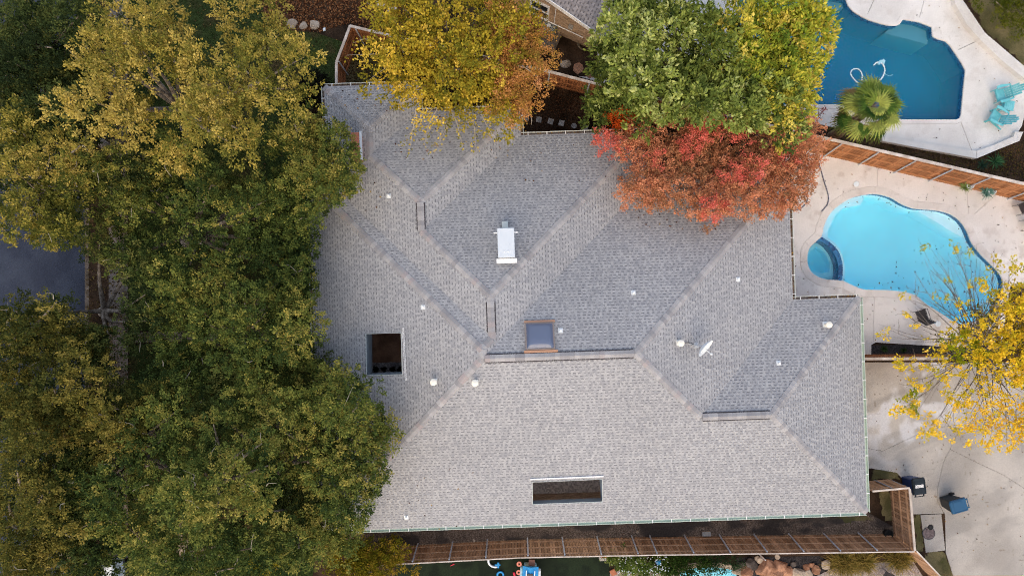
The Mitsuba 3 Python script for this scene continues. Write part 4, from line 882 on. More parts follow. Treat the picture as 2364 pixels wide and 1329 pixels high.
k = thing('toy_bat', 'thin dark red toy bat near the south fence', 'toy'); p = at(1044, 1303, .04); put(k, tube([p + [-.09, -.05, 0], p + [.0, .0, 0], p + [.1, .05, 0]], [.015, .025, .035]), 'toy_red', True)
k = thing('storage_box', 'grey blue storage box with red edge at the foot of the fence', 'storage box'); p = at(1392, 1289, .3); put(k, box(.34, .2, .3, p - [0, 0, .12], bev=.02), 'stone_grey'); part(k, 'edge', box(.30, .06, .06, p + [.05, .12, .05], bev=.02), 'toy_red')
k = thing('utility_box', 'small white box beside the flowering shrub', 'box'); put(k, box(.24, .30, .3, at(1416, 1294, .15), bev=.02), 'toy_white')
k = thing('terracotta_tile', 'terracotta slab at the bottom edge beside the flowering shrub', 'tile'); put(k, box(.28, .30, .06, (0, 0, .08), tr(*at(1415, 1319)[:2]) @ rz(.5), .01), 'terracotta')
k = thing('ball', 'glossy blue ball resting on the flowering shrub', 'ball'); put(k, trimesh.creation.icosphere(3, .15).apply_translation(at(1520, 1296, .8)), 'toy_blue', True)
k = thing('timber_pole', 'weathered grey timber pole lying behind the yellow tree', 'pole'); put(k, tube([at(941, 62, .3), at(968, -8, .5)], .07, 8), 'weathered_rail', True)
for x, y, r, lab in ((880, 10, .35, 'grey board lying at the top edge beside the yellow tree'), (905, 22, .28, 'second grey board at the top edge under the yellow tree')):
    k = thing('board', lab, 'board'); put(k, box(.5, .26, .05, at(x, y, .05), bev=.008), 'weathered_rail')
k = thing('parked_trailer', 'white boxy trailer roof peeping through the oaks at the bottom edge', 'trailer')
p = at(245, 1311, 1.2); m = tr(p[0], p[1], 0) @ rz(.25)
put(k, box(.62, .9, .9, (0, -.25, .75), m, .06), 'toy_white'); part(k, 'base', box(.7, 1.0, .12, (0, -.25, .26), m, .02), 'dark_steel')
for s in (-1, 1): part(k, 'wheel', trimesh.creation.cylinder(.2, .12, sections=18).apply_transform(m @ tr(s * .38, -.25, .2 - .1) @ ry(math.pi / 2)), 'rubber', 30)

# ------------------------------------------------------------------ plants
def lin(c):                                      # sRGB 0-255 of a leaf to linear
    c = np.asarray(c, float) / 255; return np.where(c < .04045, c / 12.92, ((c + .055) / 1.055) ** 2.4)
def leaf_mesh(C, D, L, Wd, col, g, up=.55, rand=.8, fold=.0):
    """Diamond leaves at C, laid along D with random roll; up biases their faces to the sky."""
    n = len(C); a = D + g.normal(size=(n, 3)) * .55; a /= np.linalg.norm(a, axis=1, keepdims=True)
    nn = np.array([0, 0, 1.0]) * up + g.normal(size=(n, 3)) * rand * .5 + D * .2
    b = np.cross(nn, a); b /= np.linalg.norm(b, axis=1, keepdims=True) + 1e-9
    L = np.broadcast_to(L, (n,))[:, None] * g.uniform(.7, 1.25, (n, 1)); W = np.broadcast_to(Wd, (n,))[:, None] * g.uniform(.75, 1.2, (n, 1))
    v = np.stack([C, C + a * L * .45 + b * W * .5, C + a * L, C + a * L * .45 - b * W * .5], 1).reshape(-1, 3)
    i = np.arange(n)[:, None] * 4
    f = np.concatenate([i + [[0, 1, 2]], i + [[0, 2, 3]]], 0)
    return v, f, np.repeat(col, 4, 0)
def crown_cloud(clumps, g, pal, tuft=22, dens=16.0, leafL=.12, leafW=.07, sprig=.34, ragged=.5, low=-.35, spread=.085):
    """clumps: (x, y, z, r, palette shift). Returns arrays of leaves grouped in sprigs that point outward."""
    Cs, Ds, Ks = [], [], []
    for (x, y, z, r, sh) in clumps:
        n = int(dens * 2 * math.pi * r * r)
        u = g.normal(size=(n * 2, 3)); u /= np.linalg.norm(u, axis=1, keepdims=True); u = u[u[:, 2] > low][:n]; n = len(u)
        lump = meshkit.noise(u * 2.1 + [x, y, z]) * .6 + .4 * meshkit.noise(u * 5 + [y, x, z])
        rad = r * np.clip(1 - ragged * .6 + ragged * 1.15 * lump, .25, 1.25) * np.where(g.uniform(size=n) < .3, g.uniform(.35, .9, n), 1)
        c = np.array([x, y, z]) + u * rad[:, None] * np.array([1, 1, .78])
        d = u + np.array([0, 0, .35]) + g.normal(size=(n, 3)) * .35; d /= np.linalg.norm(d, axis=1, keepdims=True)
        tone = np.clip(sh + g.normal(0, .16, n) + (lump - .5) * .55, 0, 1)
        k = g.poisson(tuft, n) + 4; idx = np.repeat(np.arange(n), k); m = len(idx)
        t = g.uniform(0, 1, m)
        p = c[idx] + d[idx] * (t * sprig)[:, None] + g.normal(size=(m, 3)) * (spread * (1.15 - .6 * t))[:, None]
        Cs.append(p); Ds.append(d[idx]); Ks.append(np.clip(tone[idx] + g.normal(0, .10, m), 0, 1))
    C, D, K = np.vstack(Cs), np.vstack(Ds), np.concatenate(Ks)
    pal = np.array([lin(c) for c in pal]); s = K * (len(pal) - 1); i = np.minimum(s.astype(int), len(pal) - 2); fr = (s - i)[:, None]
    col = pal[i] * (1 - fr) + pal[i + 1] * fr
    col *= g.uniform(.8, 1.2, (len(col), 1))
    return leaf_mesh(C, D, leafL, leafW, col, g)
def limbs(root, fork, clumps, g, r0=.2, bare=(), every=1, thin=.035):
    ms = []
    root, fork = np.asarray(root, float), np.asarray(fork, float)
    ms.append(tube(curve([root, root * .6 + fork * .4 + g.normal(size=3) * .06, fork], 5), np.linspace(r0 * 1.25, r0 * .85, 11), 8))
    for c in clumps[::every]:
        e = np.array(c[:3]); mid = fork * .5 + e * .5 + g.normal(size=3) * .25 + [0, 0, -.25]
        P = curve([fork, mid, e], 5); ms.append(tube(P, np.linspace(r0 * .55, thin * .6, len(P)), 6))
    for b in bare: ms.append(tube(curve(b, 4), np.linspace(thin, .008, 4 * (len(b) - 1) + 1), 5))
    return cat_(ms)
EDGE_Y = [-100, 200, 240, 270, 300, 350, 400, 440, 475, 520, 600, 700, 760, 800, 850, 885, 920, 950, 1000, 1040, 1060, 1090, 1120, 1160, 1200, 1235, 1265, 1500]
EDGE_X = [758, 752, 735, 745, 790, 822, 838, 800, 748, 735, 730, 722, 755, 752, 775, 868, 885, 915, 925, 900, 885, 895, 880, 852, 850, 832, 840, 840]
def tree(name, label, cat, group, root_px, clumps, pal, seed, height, fork=.45, r0=.2, leaf='leaf', sub=3, sub_r=.58, every=1, twigs=0, lobe=.78, far=(.8, 1.35), edge=None, **kw):
    """clumps: (px, py, radius px, z, tone) as seen in the photograph; root_px: where the trunk meets the ground."""
    g = np.random.default_rng(seed)
    k = thing(name, label, cat, group)
    full = []
    for (px, py, rp, z, sh) in clumps:
        c = at(px, py, z); r = rp * (H - z) / F
        full.append((*c, r * lobe, sh))
        for _ in range(sub):
            a = g.uniform(0, 2 * math.pi); d = r * g.uniform(*far)
            full.append((c[0] + d * math.cos(a), c[1] + d * math.sin(a), c[2] + g.uniform(-1.2, .2) * r, r * sub_r * g.uniform(.7, 1.2), sh + g.normal(0, .14)))
    if edge: full = [edge(q) for q in full if edge is not eaves_edge or not in_gap(q)]
    v, f, col = crown_cloud(full, g, pal, **kw)
    put(k + '__crown', (v, f), leaf, color=col); 
    root = at(*root_px, -.05); top = np.mean([q[:3] for q in full], 0); fk = np.array([root[0] * .6 + top[0] * .4, root[1] * .6 + top[1] * .4, height * fork])
    bare = []
    for _ in range(twigs):
        q = full[int(g.integers(0, len(full)))]; a = g.normal(size=3); a[2] = abs(a[2]) * .5 + .1; a /= np.linalg.norm(a); c = np.array(q[:3]); L = q[3]
        bare.append([c + a * L * .4, c + a * L * .9 + g.normal(size=3) * .06, c + a * L * 1.38 + g.normal(size=3) * .1])
    put(k + '__trunk', limbs(root, fk, full[::sub + 1], g, r0, every=every), 'bark', True)
    if bare: part(k, 'twigs', cat_([tube(curve(b, 4), np.linspace(.022, .007, 9), 5) for b in bare]), 'pale_twig', True, kind='stuff')
    return k
OAK_Y = [(62, 72, 36), (96, 100, 44), (132, 128, 58), (166, 150, 70), (194, 172, 92)]
OAK_G = [(50, 66, 38), (74, 90, 46), (102, 114, 56), (136, 136, 66), (172, 158, 82)]
OAK_B = [(56, 64, 34), (82, 86, 42), (110, 106, 50), (138, 126, 60), (162, 144, 76)]
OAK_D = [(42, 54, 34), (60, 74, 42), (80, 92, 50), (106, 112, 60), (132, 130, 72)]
def cl(l, z, r=58, tone=.5, seed=0, dz=.7, dt=.10):
    g = np.random.default_rng(seed + 31); return [(x, y, r * g.uniform(.85, 1.2), z + g.uniform(-dz, dz), tone + g.normal(0, dt)) for x, y in l]
OAKS = [
 ('tall yellow olive oak at the top left of the picture, brightest of the oaks', (430, 300), OAK_Y, 9.2, .72, 62, [(235, 120), (300, 60), (385, 45), (470, 40), (555, 45), (640, 85), (700, 135), (655, 205), (565, 175), (465, 150), (380, 190), (285, 175), (225, 240), (300, 285), (380, 310), (475, 290), (555, 255), (615, 345), (560, 330), (690, 190), (500, 220), (400, 250), (330, 120), (470, 100)]),
 ('dark green oak in the top left corner', (110, 170), OAK_D, 6.2, .38, 62, [(50, 50), (120, 110), (40, 150), (100, 215), (180, 40), (20, 230), (150, 170), (95, 20), (170, 250)]),
 ('yellowish oak at the left edge above the blue grey street gap', (90, 440), OAK_Y, 7.6, .50, 55, [(55, 310), (40, 400), (115, 365), (160, 430), (70, 480), (20, 520), (110, 530), (180, 375), (20, 330), (150, 490)]),
 ('rounded green oak leaning over the small red chimney', (690, 420), OAK_G, 6.8, .58, 50, [(680, 285), (735, 325), (785, 375), (725, 395), (655, 355), (765, 430), (690, 425), (640, 300), (780, 330), (700, 340), (810, 400), (730, 450)]),
 ('broad mid green oak in the centre of the grove', (430, 560), OAK_G, 7.2, .45, 58, [(300, 470), (380, 440), (455, 475), (540, 440), (600, 495), (420, 560), (335, 600), (505, 590), (585, 570), (650, 525), (250, 420), (690, 560), (290, 380), (470, 400), (560, 640), (390, 640), (640, 610), (620, 440), (670, 480)]),
 ('olive oak directly west of the square roof opening', (560, 780), OAK_G, 7.0, .48, 58, [(430, 690), (485, 750), (565, 700), (640, 680), (695, 750), (620, 795), (525, 820), (440, 840), (690, 665), (380, 700), (570, 760), (690, 820), (640, 850), (420, 780), (500, 670)]),
 ('olive oak at the left edge below the blue grey street gap', (60, 800), OAK_B, 6.6, .34, 50, [(35, 715), (85, 770), (30, 835), (95, 700), (60, 780), (15, 770)]),
 ('small olive oak standing between the street gap and the dark lawn', (170, 800), OAK_B, 6.0, .40, 44, [(165, 790), (190, 830), (140, 815), (175, 760)]),
 ('brownish olive oak spreading below the dark lawn patch', (170, 960), OAK_B, 7.0, .42, 56, [(50, 930), (125, 900), (200, 930), (60, 1000), (150, 1010), (250, 960), (315, 940), (110, 960), (30, 960), (230, 1020), (290, 1010), (90, 1050)]),
 ('yellow olive oak at the left edge in the lower corner', (70, 1170), OAK_B, 7.2, .60, 52, [(40, 1090), (90, 1150), (40, 1220), (95, 1230), (20, 1150), (60, 1280), (110, 1100), (130, 1190), (20, 1300)]),
 ('dull dark oak between the brownish and the feathery oaks', (340, 1060), OAK_G, 6.2, .34, 54, [(330, 1000), (405, 950), (280, 1080), (360, 1110), (420, 1050), (250, 1130), (200, 1090), (310, 1150), (190, 1150), (420, 890), (350, 900)]),
 ('feathery green oak with pale dead twigs in the lower middle of the grove', (500, 1110), OAK_G, 8.0, .62, 54, [(485, 1040), (440, 1110), (545, 1100), (595, 1140), (500, 1180), (560, 1040), (460, 1170), (420, 1150), (530, 1000)]),
 ('large olive green oak reaching over the south west corner of the roof', (720, 1060), OAK_G, 7.6, .55, 56, [(600, 960), (660, 1000), (725, 935), (785, 955), (850, 975), (885, 1000), (830, 1060), (760, 1090), (700, 1060), (640, 1080), (855, 1095), (790, 1150), (560, 920), (840, 930), (720, 1000), (880, 1060), (610, 900), (800, 900), (670, 940)]),
 ('grey green oak below the large one at the corner of the roof', (690, 1250), OAK_G, 6.6, .44, 50, [(640, 1220), (700, 1190), (760, 1215), (815, 1170), (690, 1265), (620, 1180), (745, 1260), (800, 1220), (650, 1290)]),
 ('wide dark green oak along the bottom edge of the grove', (430, 1270), OAK_G, 6.8, .42, 56, [(360, 1220), (430, 1250), (520, 1240), (580, 1280), (450, 1310), (330, 1275), (300, 1220), (540, 1310), (250, 1200), (390, 1300), (220, 1250), (610, 1320)]),
 ('low dark oak filling the gap at the bottom left corner', (150, 1280), OAK_D, 5.0, .45, 50, [(150, 1260), (200, 1300), (100, 1310), (240, 1180), (160, 1210), (30, 1040), (200, 1330)]),
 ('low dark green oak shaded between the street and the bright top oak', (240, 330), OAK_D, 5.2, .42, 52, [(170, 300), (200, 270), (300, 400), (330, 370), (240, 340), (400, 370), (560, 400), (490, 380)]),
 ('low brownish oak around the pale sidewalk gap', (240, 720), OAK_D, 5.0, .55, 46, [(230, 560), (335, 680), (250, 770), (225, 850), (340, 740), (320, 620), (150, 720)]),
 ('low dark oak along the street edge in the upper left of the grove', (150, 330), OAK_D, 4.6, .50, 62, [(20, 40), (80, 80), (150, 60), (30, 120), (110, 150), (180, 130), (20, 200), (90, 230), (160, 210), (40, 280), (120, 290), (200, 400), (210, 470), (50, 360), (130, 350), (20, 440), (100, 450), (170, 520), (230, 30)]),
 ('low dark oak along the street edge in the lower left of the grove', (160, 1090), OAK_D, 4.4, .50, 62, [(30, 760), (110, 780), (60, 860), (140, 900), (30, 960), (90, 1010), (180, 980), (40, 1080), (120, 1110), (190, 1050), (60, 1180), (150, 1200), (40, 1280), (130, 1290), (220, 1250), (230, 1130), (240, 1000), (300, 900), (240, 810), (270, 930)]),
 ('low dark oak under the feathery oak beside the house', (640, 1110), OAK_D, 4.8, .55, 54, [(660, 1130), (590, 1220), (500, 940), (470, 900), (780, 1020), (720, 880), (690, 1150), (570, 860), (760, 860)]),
]
OPEN = [(85, 622, 92, 58), (240, 690, 30, 36), (332, 832, 26, 22), (236, 338, 30, 14), (712, 222, 26, 26)]   # where the ground shows between the crowns
DIM = [(492, 95, 26, 34), (445, 35, 20, 24), (392, 235, 16, 18), (632, 145, 34, 13), (716, 182, 24, 14), (632, 274, 26, 18), (640, 335, 18, 30), (565, 392, 62, 26), (455, 1015, 34, 18), (690, 1050, 22, 28), (540, 1010, 18, 20), (600, 640, 24, 34), (660, 880, 26, 18),
       (490, 900, 24, 20), (330, 1180, 26, 22), (130, 1060, 26, 20), (240, 470, 30, 40), (720, 1130, 22, 22), (560, 1200, 24, 20), (350, 520, 20, 24), (470, 620, 22, 24)]   # lower, darker crowns show through
def in_gap(q):
    s_ = F / (H - q[2]); px, py, rp = CX + q[0] * s_, CY - q[1] * s_, q[3] * s_
    return any(((px - x) / (a + .75 * rp)) ** 2 + ((py - y) / (b + .75 * rp)) ** 2 < 1 for x, y, a, b in OPEN + (DIM if q[2] > 5.4 else []))
def eaves_edge(q):                        # the crowns end where the house has had them trimmed back from its roof
    x, y, z, r, sh = q; s_ = F / (H - z); py = CY - y * s_
    lim = (np.interp(py, EDGE_Y, EDGE_X) - CX) / s_ - r * 1.12
    return (min(x, lim), y, z, r, sh)
for i, (lab, root, pal, z, tone, r, l) in enumerate(OAKS):
    z -= 1.3 if i in (3, 4, 5, 12, 13) else .3
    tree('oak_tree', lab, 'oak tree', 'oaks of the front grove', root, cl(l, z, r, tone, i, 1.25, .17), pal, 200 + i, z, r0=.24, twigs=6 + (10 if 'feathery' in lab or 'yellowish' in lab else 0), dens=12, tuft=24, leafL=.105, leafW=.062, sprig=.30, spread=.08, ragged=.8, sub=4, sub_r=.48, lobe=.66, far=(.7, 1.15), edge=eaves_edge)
YEL = [(100, 100, 38), (136, 130, 44), (172, 154, 52), (202, 174, 62), (222, 190, 84)]
ORG = [(118, 106, 46), (150, 122, 56), (178, 132, 66), (198, 140, 82), (210, 154, 104)]
MAGN = [(56, 70, 38), (86, 101, 49), (121, 135, 62), (158, 169, 86), (198, 203, 132)]
MAGY = [(84, 106, 42), (126, 146, 52), (170, 174, 62), (204, 190, 76), (226, 206, 106)]
RED = [(126, 98, 72), (158, 116, 84), (190, 132, 96), (214, 144, 108), (224, 162, 126)]
CRI = [(182, 104, 86), (206, 112, 94), (226, 118, 104), (232, 140, 124)]
k = tree('ash_tree', 'yellow autumn ash tree overhanging the north roof edge', 'ash tree', None, (1030, 190), cl([(960, 60), (1030, 50), (1100, 40), (900, 40), (1170, 50), (940, 120), (1010, 120), (1080, 110), (960, 185), (1030, 195), (1100, 185), (1150, 205), (905, 95), (920, 150), (1120, 20), (1000, 10), (1200, 60), (930, 20), (1060, 160), (1130, 130)], 6.2, 50, .52, 41), YEL, 300, 6.5, dens=8.5, tuft=20, leafL=.125, leafW=.08, ragged=.9, spread=.10, sprig=.40, sub_r=.5, twigs=46)
g = np.random.default_rng(9)
tw, lv = [], []
for (x0, y0, x1, y1) in [(1010, 250, 980, 335), (1040, 250, 1070, 345), (1060, 240, 1000, 360), (1100, 240, 1150, 330), (1130, 240, 1190, 268), (990, 230, 930, 330), (960, 225, 905, 250), (1120, 250, 1170, 300), (930, 130, 800, 128), (925, 140, 845, 190), (900, 120, 815, 100), (960, 250, 945, 350), (1075, 250, 1100, 352), (900, 60, 845, 5), (1160, 240, 1225, 255), (1000, 250, 962, 300)]:
    a, b = at(x0, y0, 5.4), at(x1, y1, 4.6); mid = (a + b) / 2 + [0, 0, .25] + g.normal(size=3) * .12
    P = curve([a, mid, b], 6); tw.append(tube(P, np.linspace(.022, .006, len(P)), 5))
    for t in np.linspace(.35, 1, 9):
        q = P[min(len(P) - 1, int(t * (len(P) - 1)))]
        for _ in range(int(g.integers(2, 6))): lv.append(q + g.normal(size=3) * .11)
put(k + '__twigs', cat_(tw), 'pale_twig', True); tag(k + '__twigs', kind='stuff')
lv = np.array(lv); D = g.normal(size=lv.shape); D /= np.linalg.norm(D, axis=1, keepdims=True)
pal = np.array([lin(c) for c in YEL[1:]]); put(k + '__loose_leaves', leaf_mesh(lv, D, .12, .085, pal[g.integers(0, 4, len(lv))], g)[:2], 'leaf', color=np.repeat(pal[g.integers(0, 4, len(lv))], 4, 0)); tag(k + '__loose_leaves', kind='stuff')
tree('ash_tree', 'orange tinted ash tree right beside the yellow one, towards the brick gable', 'ash tree', None, (1165, 190), cl([(1180, 90), (1215, 130), (1160, 140), (1200, 180), (1240, 175), (1170, 215), (1140, 90), (1208, 85), (1220, 118), (1180, 240)], 6.0, 42, .58, 43), ORG, 301, 6.0, dens=9, tuft=44, leafL=.085, leafW=.05, ragged=.9, spread=.11, twigs=8)
tree('magnolia_tree', 'large glossy green magnolia between the two back gardens', 'magnolia tree', None, (1580, 200), cl([(1440, 70), (1500, 40), (1560, 60), (1470, 130), (1540, 130), (1600, 110), (1500, 190), (1570, 190), (1640, 190), (1560, 20), (1620, 40), (1650, 90), (1700, 200), (1760, 250), (1700, 250), (1640, 240), (1450, 20), (1590, 240), (1660, 140), (1800, 240), (1520, 230), (1480, 90), (1730, 210), (1460, 170)], 6.8, 52, .50, 45), MAGN, 302, 6.8, dens=8.5, tuft=20, leafL=.19, leafW=.09, sprig=.26, ragged=.8, spread=.10, sub_r=.5)
tree('magnolia_tree', 'darker low magnolia shoots beside the rear fence and the stepping stones', 'magnolia tree', None, (1430, 200), cl([(1400, 150), (1430, 120), (1420, 230), (1450, 210), (1475, 245), (1400, 240), (1420, 180), (1400, 125)], 4.2, 38, .30, 47, .4), MAGN, 303, 4.2, dens=14, tuft=18, leafL=.17, leafW=.08, sprig=.24)
def pool_edge(q):
    x, y, z, r, sh = q; s_ = F / (H - z)
    return (min(x, (np.interp(CY - y * s_, [0, 130, 200, 240, 300], [1922, 1918, 1898, 1884, 1842]) - CX) / s_ - r * (1.0 + 1.1 * abs(math.sin(7.3 * y + 3.1 * z)))), y, z, r, sh)
tree('magnolia_tree', 'yellowing magnolia at the edge of the teal pool', 'magnolia tree', None, (1770, 150), cl([(1740, 60), (1800, 40), (1860, 30), (1830, 100), (1880, 80), (1760, 120), (1820, 160), (1870, 150), (1760, 180), (1840, 210), (1700, 40), (1790, 10), (1880, 15), (1700, 90), (1860, 195), (1870, 230), (1900, 55), (1850, 240), (1800, 90), (1720, 150)], 6.6, 46, .52, 49), MAGY, 304, 6.6, dens=8, tuft=22, leafL=.18, leafW=.085, sprig=.26, ragged=1.0, spread=.11, sub_r=.5, edge=pool_edge)
mapl = cl([(1500, 300), (1560, 310), (1620, 300), (1680, 310), (1480, 370), (1540, 380), (1600, 370), (1660, 380), (1720, 330), (1780, 330), (1740, 390), (1800, 380), (1840, 330), (1500, 430), (1560, 440), (1620, 440), (1680, 430), (1750, 440), (1810, 430), (1640, 465), (1530, 445), (1850, 300), (1460, 335), (1770, 400), (1700, 460), (1790, 450), (1850, 350), (1485, 435), (1600, 330), (1830, 410)], 4.9, 46, .50, 51, .5)
kr = tree('maple_tree', 'red leaved Japanese maple between the roof and the magnolia', 'maple tree', None, (1620, 345), mapl, RED, 305, 4.8, dens=13, tuft=34, leafL=.095, leafW=.05, sprig=.30, ragged=.95, spread=.085, sub_r=.46, lobe=.70, far=(.55, 1.08), twigs=14)
g = np.random.default_rng(77)
v, f, col = crown_cloud([(*at(x, y, z), r * (H - z) / F, .5) for x, y, r, z in [(1400, 335, 24, 4.9), (1425, 345, 20, 4.8), (1390, 318, 13, 4.8), (1605, 325, 26, 5.6), (1620, 305, 20, 5.6), (1690, 400, 22, 5.5), (1650, 480, 28, 5.2), (1740, 395, 24, 5.6), (1590, 345, 20, 5.5), (1675, 295, 22, 5.5), (1820, 365, 18, 5.3), (1520, 362, 18, 5.5), (1710, 330, 18, 5.5)]], g, CRI, tuft=34, dens=15, leafL=.095, leafW=.042, sprig=.24, ragged=.6)
put(kr + '__crimson_sprays', (v, f), 'leaf', color=col); tag(kr + '__crimson_sprays', 'brighter crimson leaf sprays')
v, f, col = crown_cloud([(*at(x, y, z), r * (H - z) / F, .5) for x, y, r, z in [(1410, 288, 20, 4.6), (1440, 280, 20, 4.7), (1462, 290, 18, 4.7)]], g, [(150, 58, 22), (190, 80, 30), (214, 100, 44)], tuft=30, dens=22, leafL=.085, leafW=.045, sprig=.26)
put(kr + '__orange_sprays', (v, f), 'leaf', color=col); tag(kr + '__orange_sprays', 'orange leaf sprays at the west end')
v, f, col = crown_cloud([(*at(x, y, z), r * (H - z) / F, .5) for x, y, r, z in [(1850, 262, 20, 4.0), (1875, 275, 18, 4.0), (1830, 275, 16, 3.9)]], g, [(84, 30, 34), (110, 42, 46), (134, 58, 58)], tuft=18, dens=12, leafL=.08, leafW=.045, sprig=.3, ragged=.8)
put(kr + '__plum_sprays', (v, f), 'leaf', color=col); tag(kr + '__plum_sprays', 'thin plum coloured sprays by the teal pool')

# the yellow tree over the light blue pool: open crown of bare fanning branches with leaf bunches at their ends
yt = thing('ash_tree', 'thin golden yellow tree with bare fanning branches over the light blue pool', 'ash tree')
g = np.random.default_rng(12)
root = at(2236, 805, 0); 
BUN = [(2050, 760, 14, 4.4), (2105, 680, 12, 5), (2110, 625, 10, 5), (2150, 575, 12, 5.2), (2200, 565, 18, 5.4), (2205, 590, 14, 5.3), (2240, 600, 12, 5.4), (2285, 620, 22, 5.4), (2330, 620, 24, 5.6), (2350, 650, 28, 5.8), (2300, 660, 22, 5.6), (2240, 650, 16, 5.4), (2270, 690, 26, 5.5), (2320, 700, 36, 5.8), (2350, 740, 40, 6),
       (2200, 690, 16, 5.2), (2155, 700, 14, 5), (2150, 625, 10, 5), (2225, 720, 20, 5.2), (2100, 840, 22, 4.4), (2150, 800, 20, 4.6), (2180, 850, 24, 4.8), (2230, 810, 34, 5.2), (2290, 780, 40, 5.6), (2340, 800, 44, 6), (2260, 850, 30, 5.2), (2320, 870, 36, 5.6), (2110, 880, 16, 4.4), (2085, 930, 22, 4.4), (2110, 905, 16, 4.5),
       (2145, 985, 22, 4.6), (2180, 985, 24, 4.7), (2150, 870, 16, 4.7), (2200, 900, 22, 4.9), (2240, 955, 28, 5), (2250, 900, 20, 5), (2290, 930, 22, 5.3), (2265, 1000, 28, 5), (2310, 990, 32, 5.3), (2335, 1005, 24, 5.3), (2345, 960, 28, 5.5), (2360, 905, 30, 5.7), (2300, 845, 26, 5.6), (2210, 770, 18, 5), (2080, 720, 9, 4.6), (2130, 760, 10, 4.8), (2180, 640, 12, 5.2), (2400, 850, 60, 6.2), (2420, 740, 60, 6.2), (2410, 960, 50, 5.8), (2390, 690, 46, 6)]
brs = []
fork = at(2262, 806, 2.4)
for (x, y, r, z) in BUN:
    e = at(x, y, z); d = e - fork
    P = curve([fork + g.normal(size=3) * .08, fork + d * .35 + g.normal(size=3) * .10 + [0, 0, .25], fork + d * .72 + g.normal(size=3) * .12 + [0, 0, .18], e], 5)
    brs.append(tube(P, np.linspace(.032, .007, len(P)), 5))
    for _ in range(3):
        b = P[int(g.integers(6, len(P) - 1))]; q = e + g.normal(size=3) * .45 + [0, 0, .1]
        brs.append(tube(curve([b, (b + q) / 2 + g.normal(size=3) * .08, q], 4), np.linspace(.014, .005, 9), 4))
put(yt + '__trunk', cat_([tube(curve([root, (root + fork) / 2 + [.1, .05, 0], fork], 5), np.linspace(.14, .10, 11), 9)]), 'bark', True)
part(yt, 'branches', cat_(brs), 'bark', True, kind='stuff')
v, f, col = crown_cloud([(*at(x, y, z), r * (1.1 if y > 880 else .72 if y < 720 else .95) * (H - z) / F, .5 + .2 * (y > 900) - .15 * (y < 700)) for x, y, r, z in BUN], g, [(150, 146, 40), (192, 176, 44), (224, 194, 50), (240, 200, 56), (248, 212, 100)], tuft=14, dens=8.5, leafL=.14, leafW=.075, sprig=.28, ragged=.8, low=-.8)
put(yt + '__crown', (v, f), 'leaf', color=col)
v, f, col = crown_cloud([(*at(x, y, z), r * (H - z) / F, .5) for x, y, r, z in [(2215, 800, 24, 5.0), (2100, 930, 16, 4.45), (2250, 815, 18, 5.0)]], g, [(96, 112, 20), (140, 150, 30), (170, 164, 40)], tuft=20, dens=18, leafL=.13, leafW=.065, sprig=.3)
put(yt + '__green_sprays', (v, f), 'leaf', color=col); tag(yt + '__green_sprays', 'still green leaf sprays')
# undergrowth shrub below the yellow tree
tree('shrub', 'tangled yellow shrub at the foot of the golden tree', 'shrub', None, (2290, 770), cl([(2300, 740), (2340, 780), (2280, 800), (2350, 700), (2340, 850), (2240, 785), (2390, 780)], 2.2, 34, .45, 61, .3), [(84, 76, 22), (130, 112, 30), (180, 146, 36), (204, 160, 50)], 310, 2.0, r0=.06, dens=10, tuft=12, leafL=.13, leafW=.07, twigs=30)

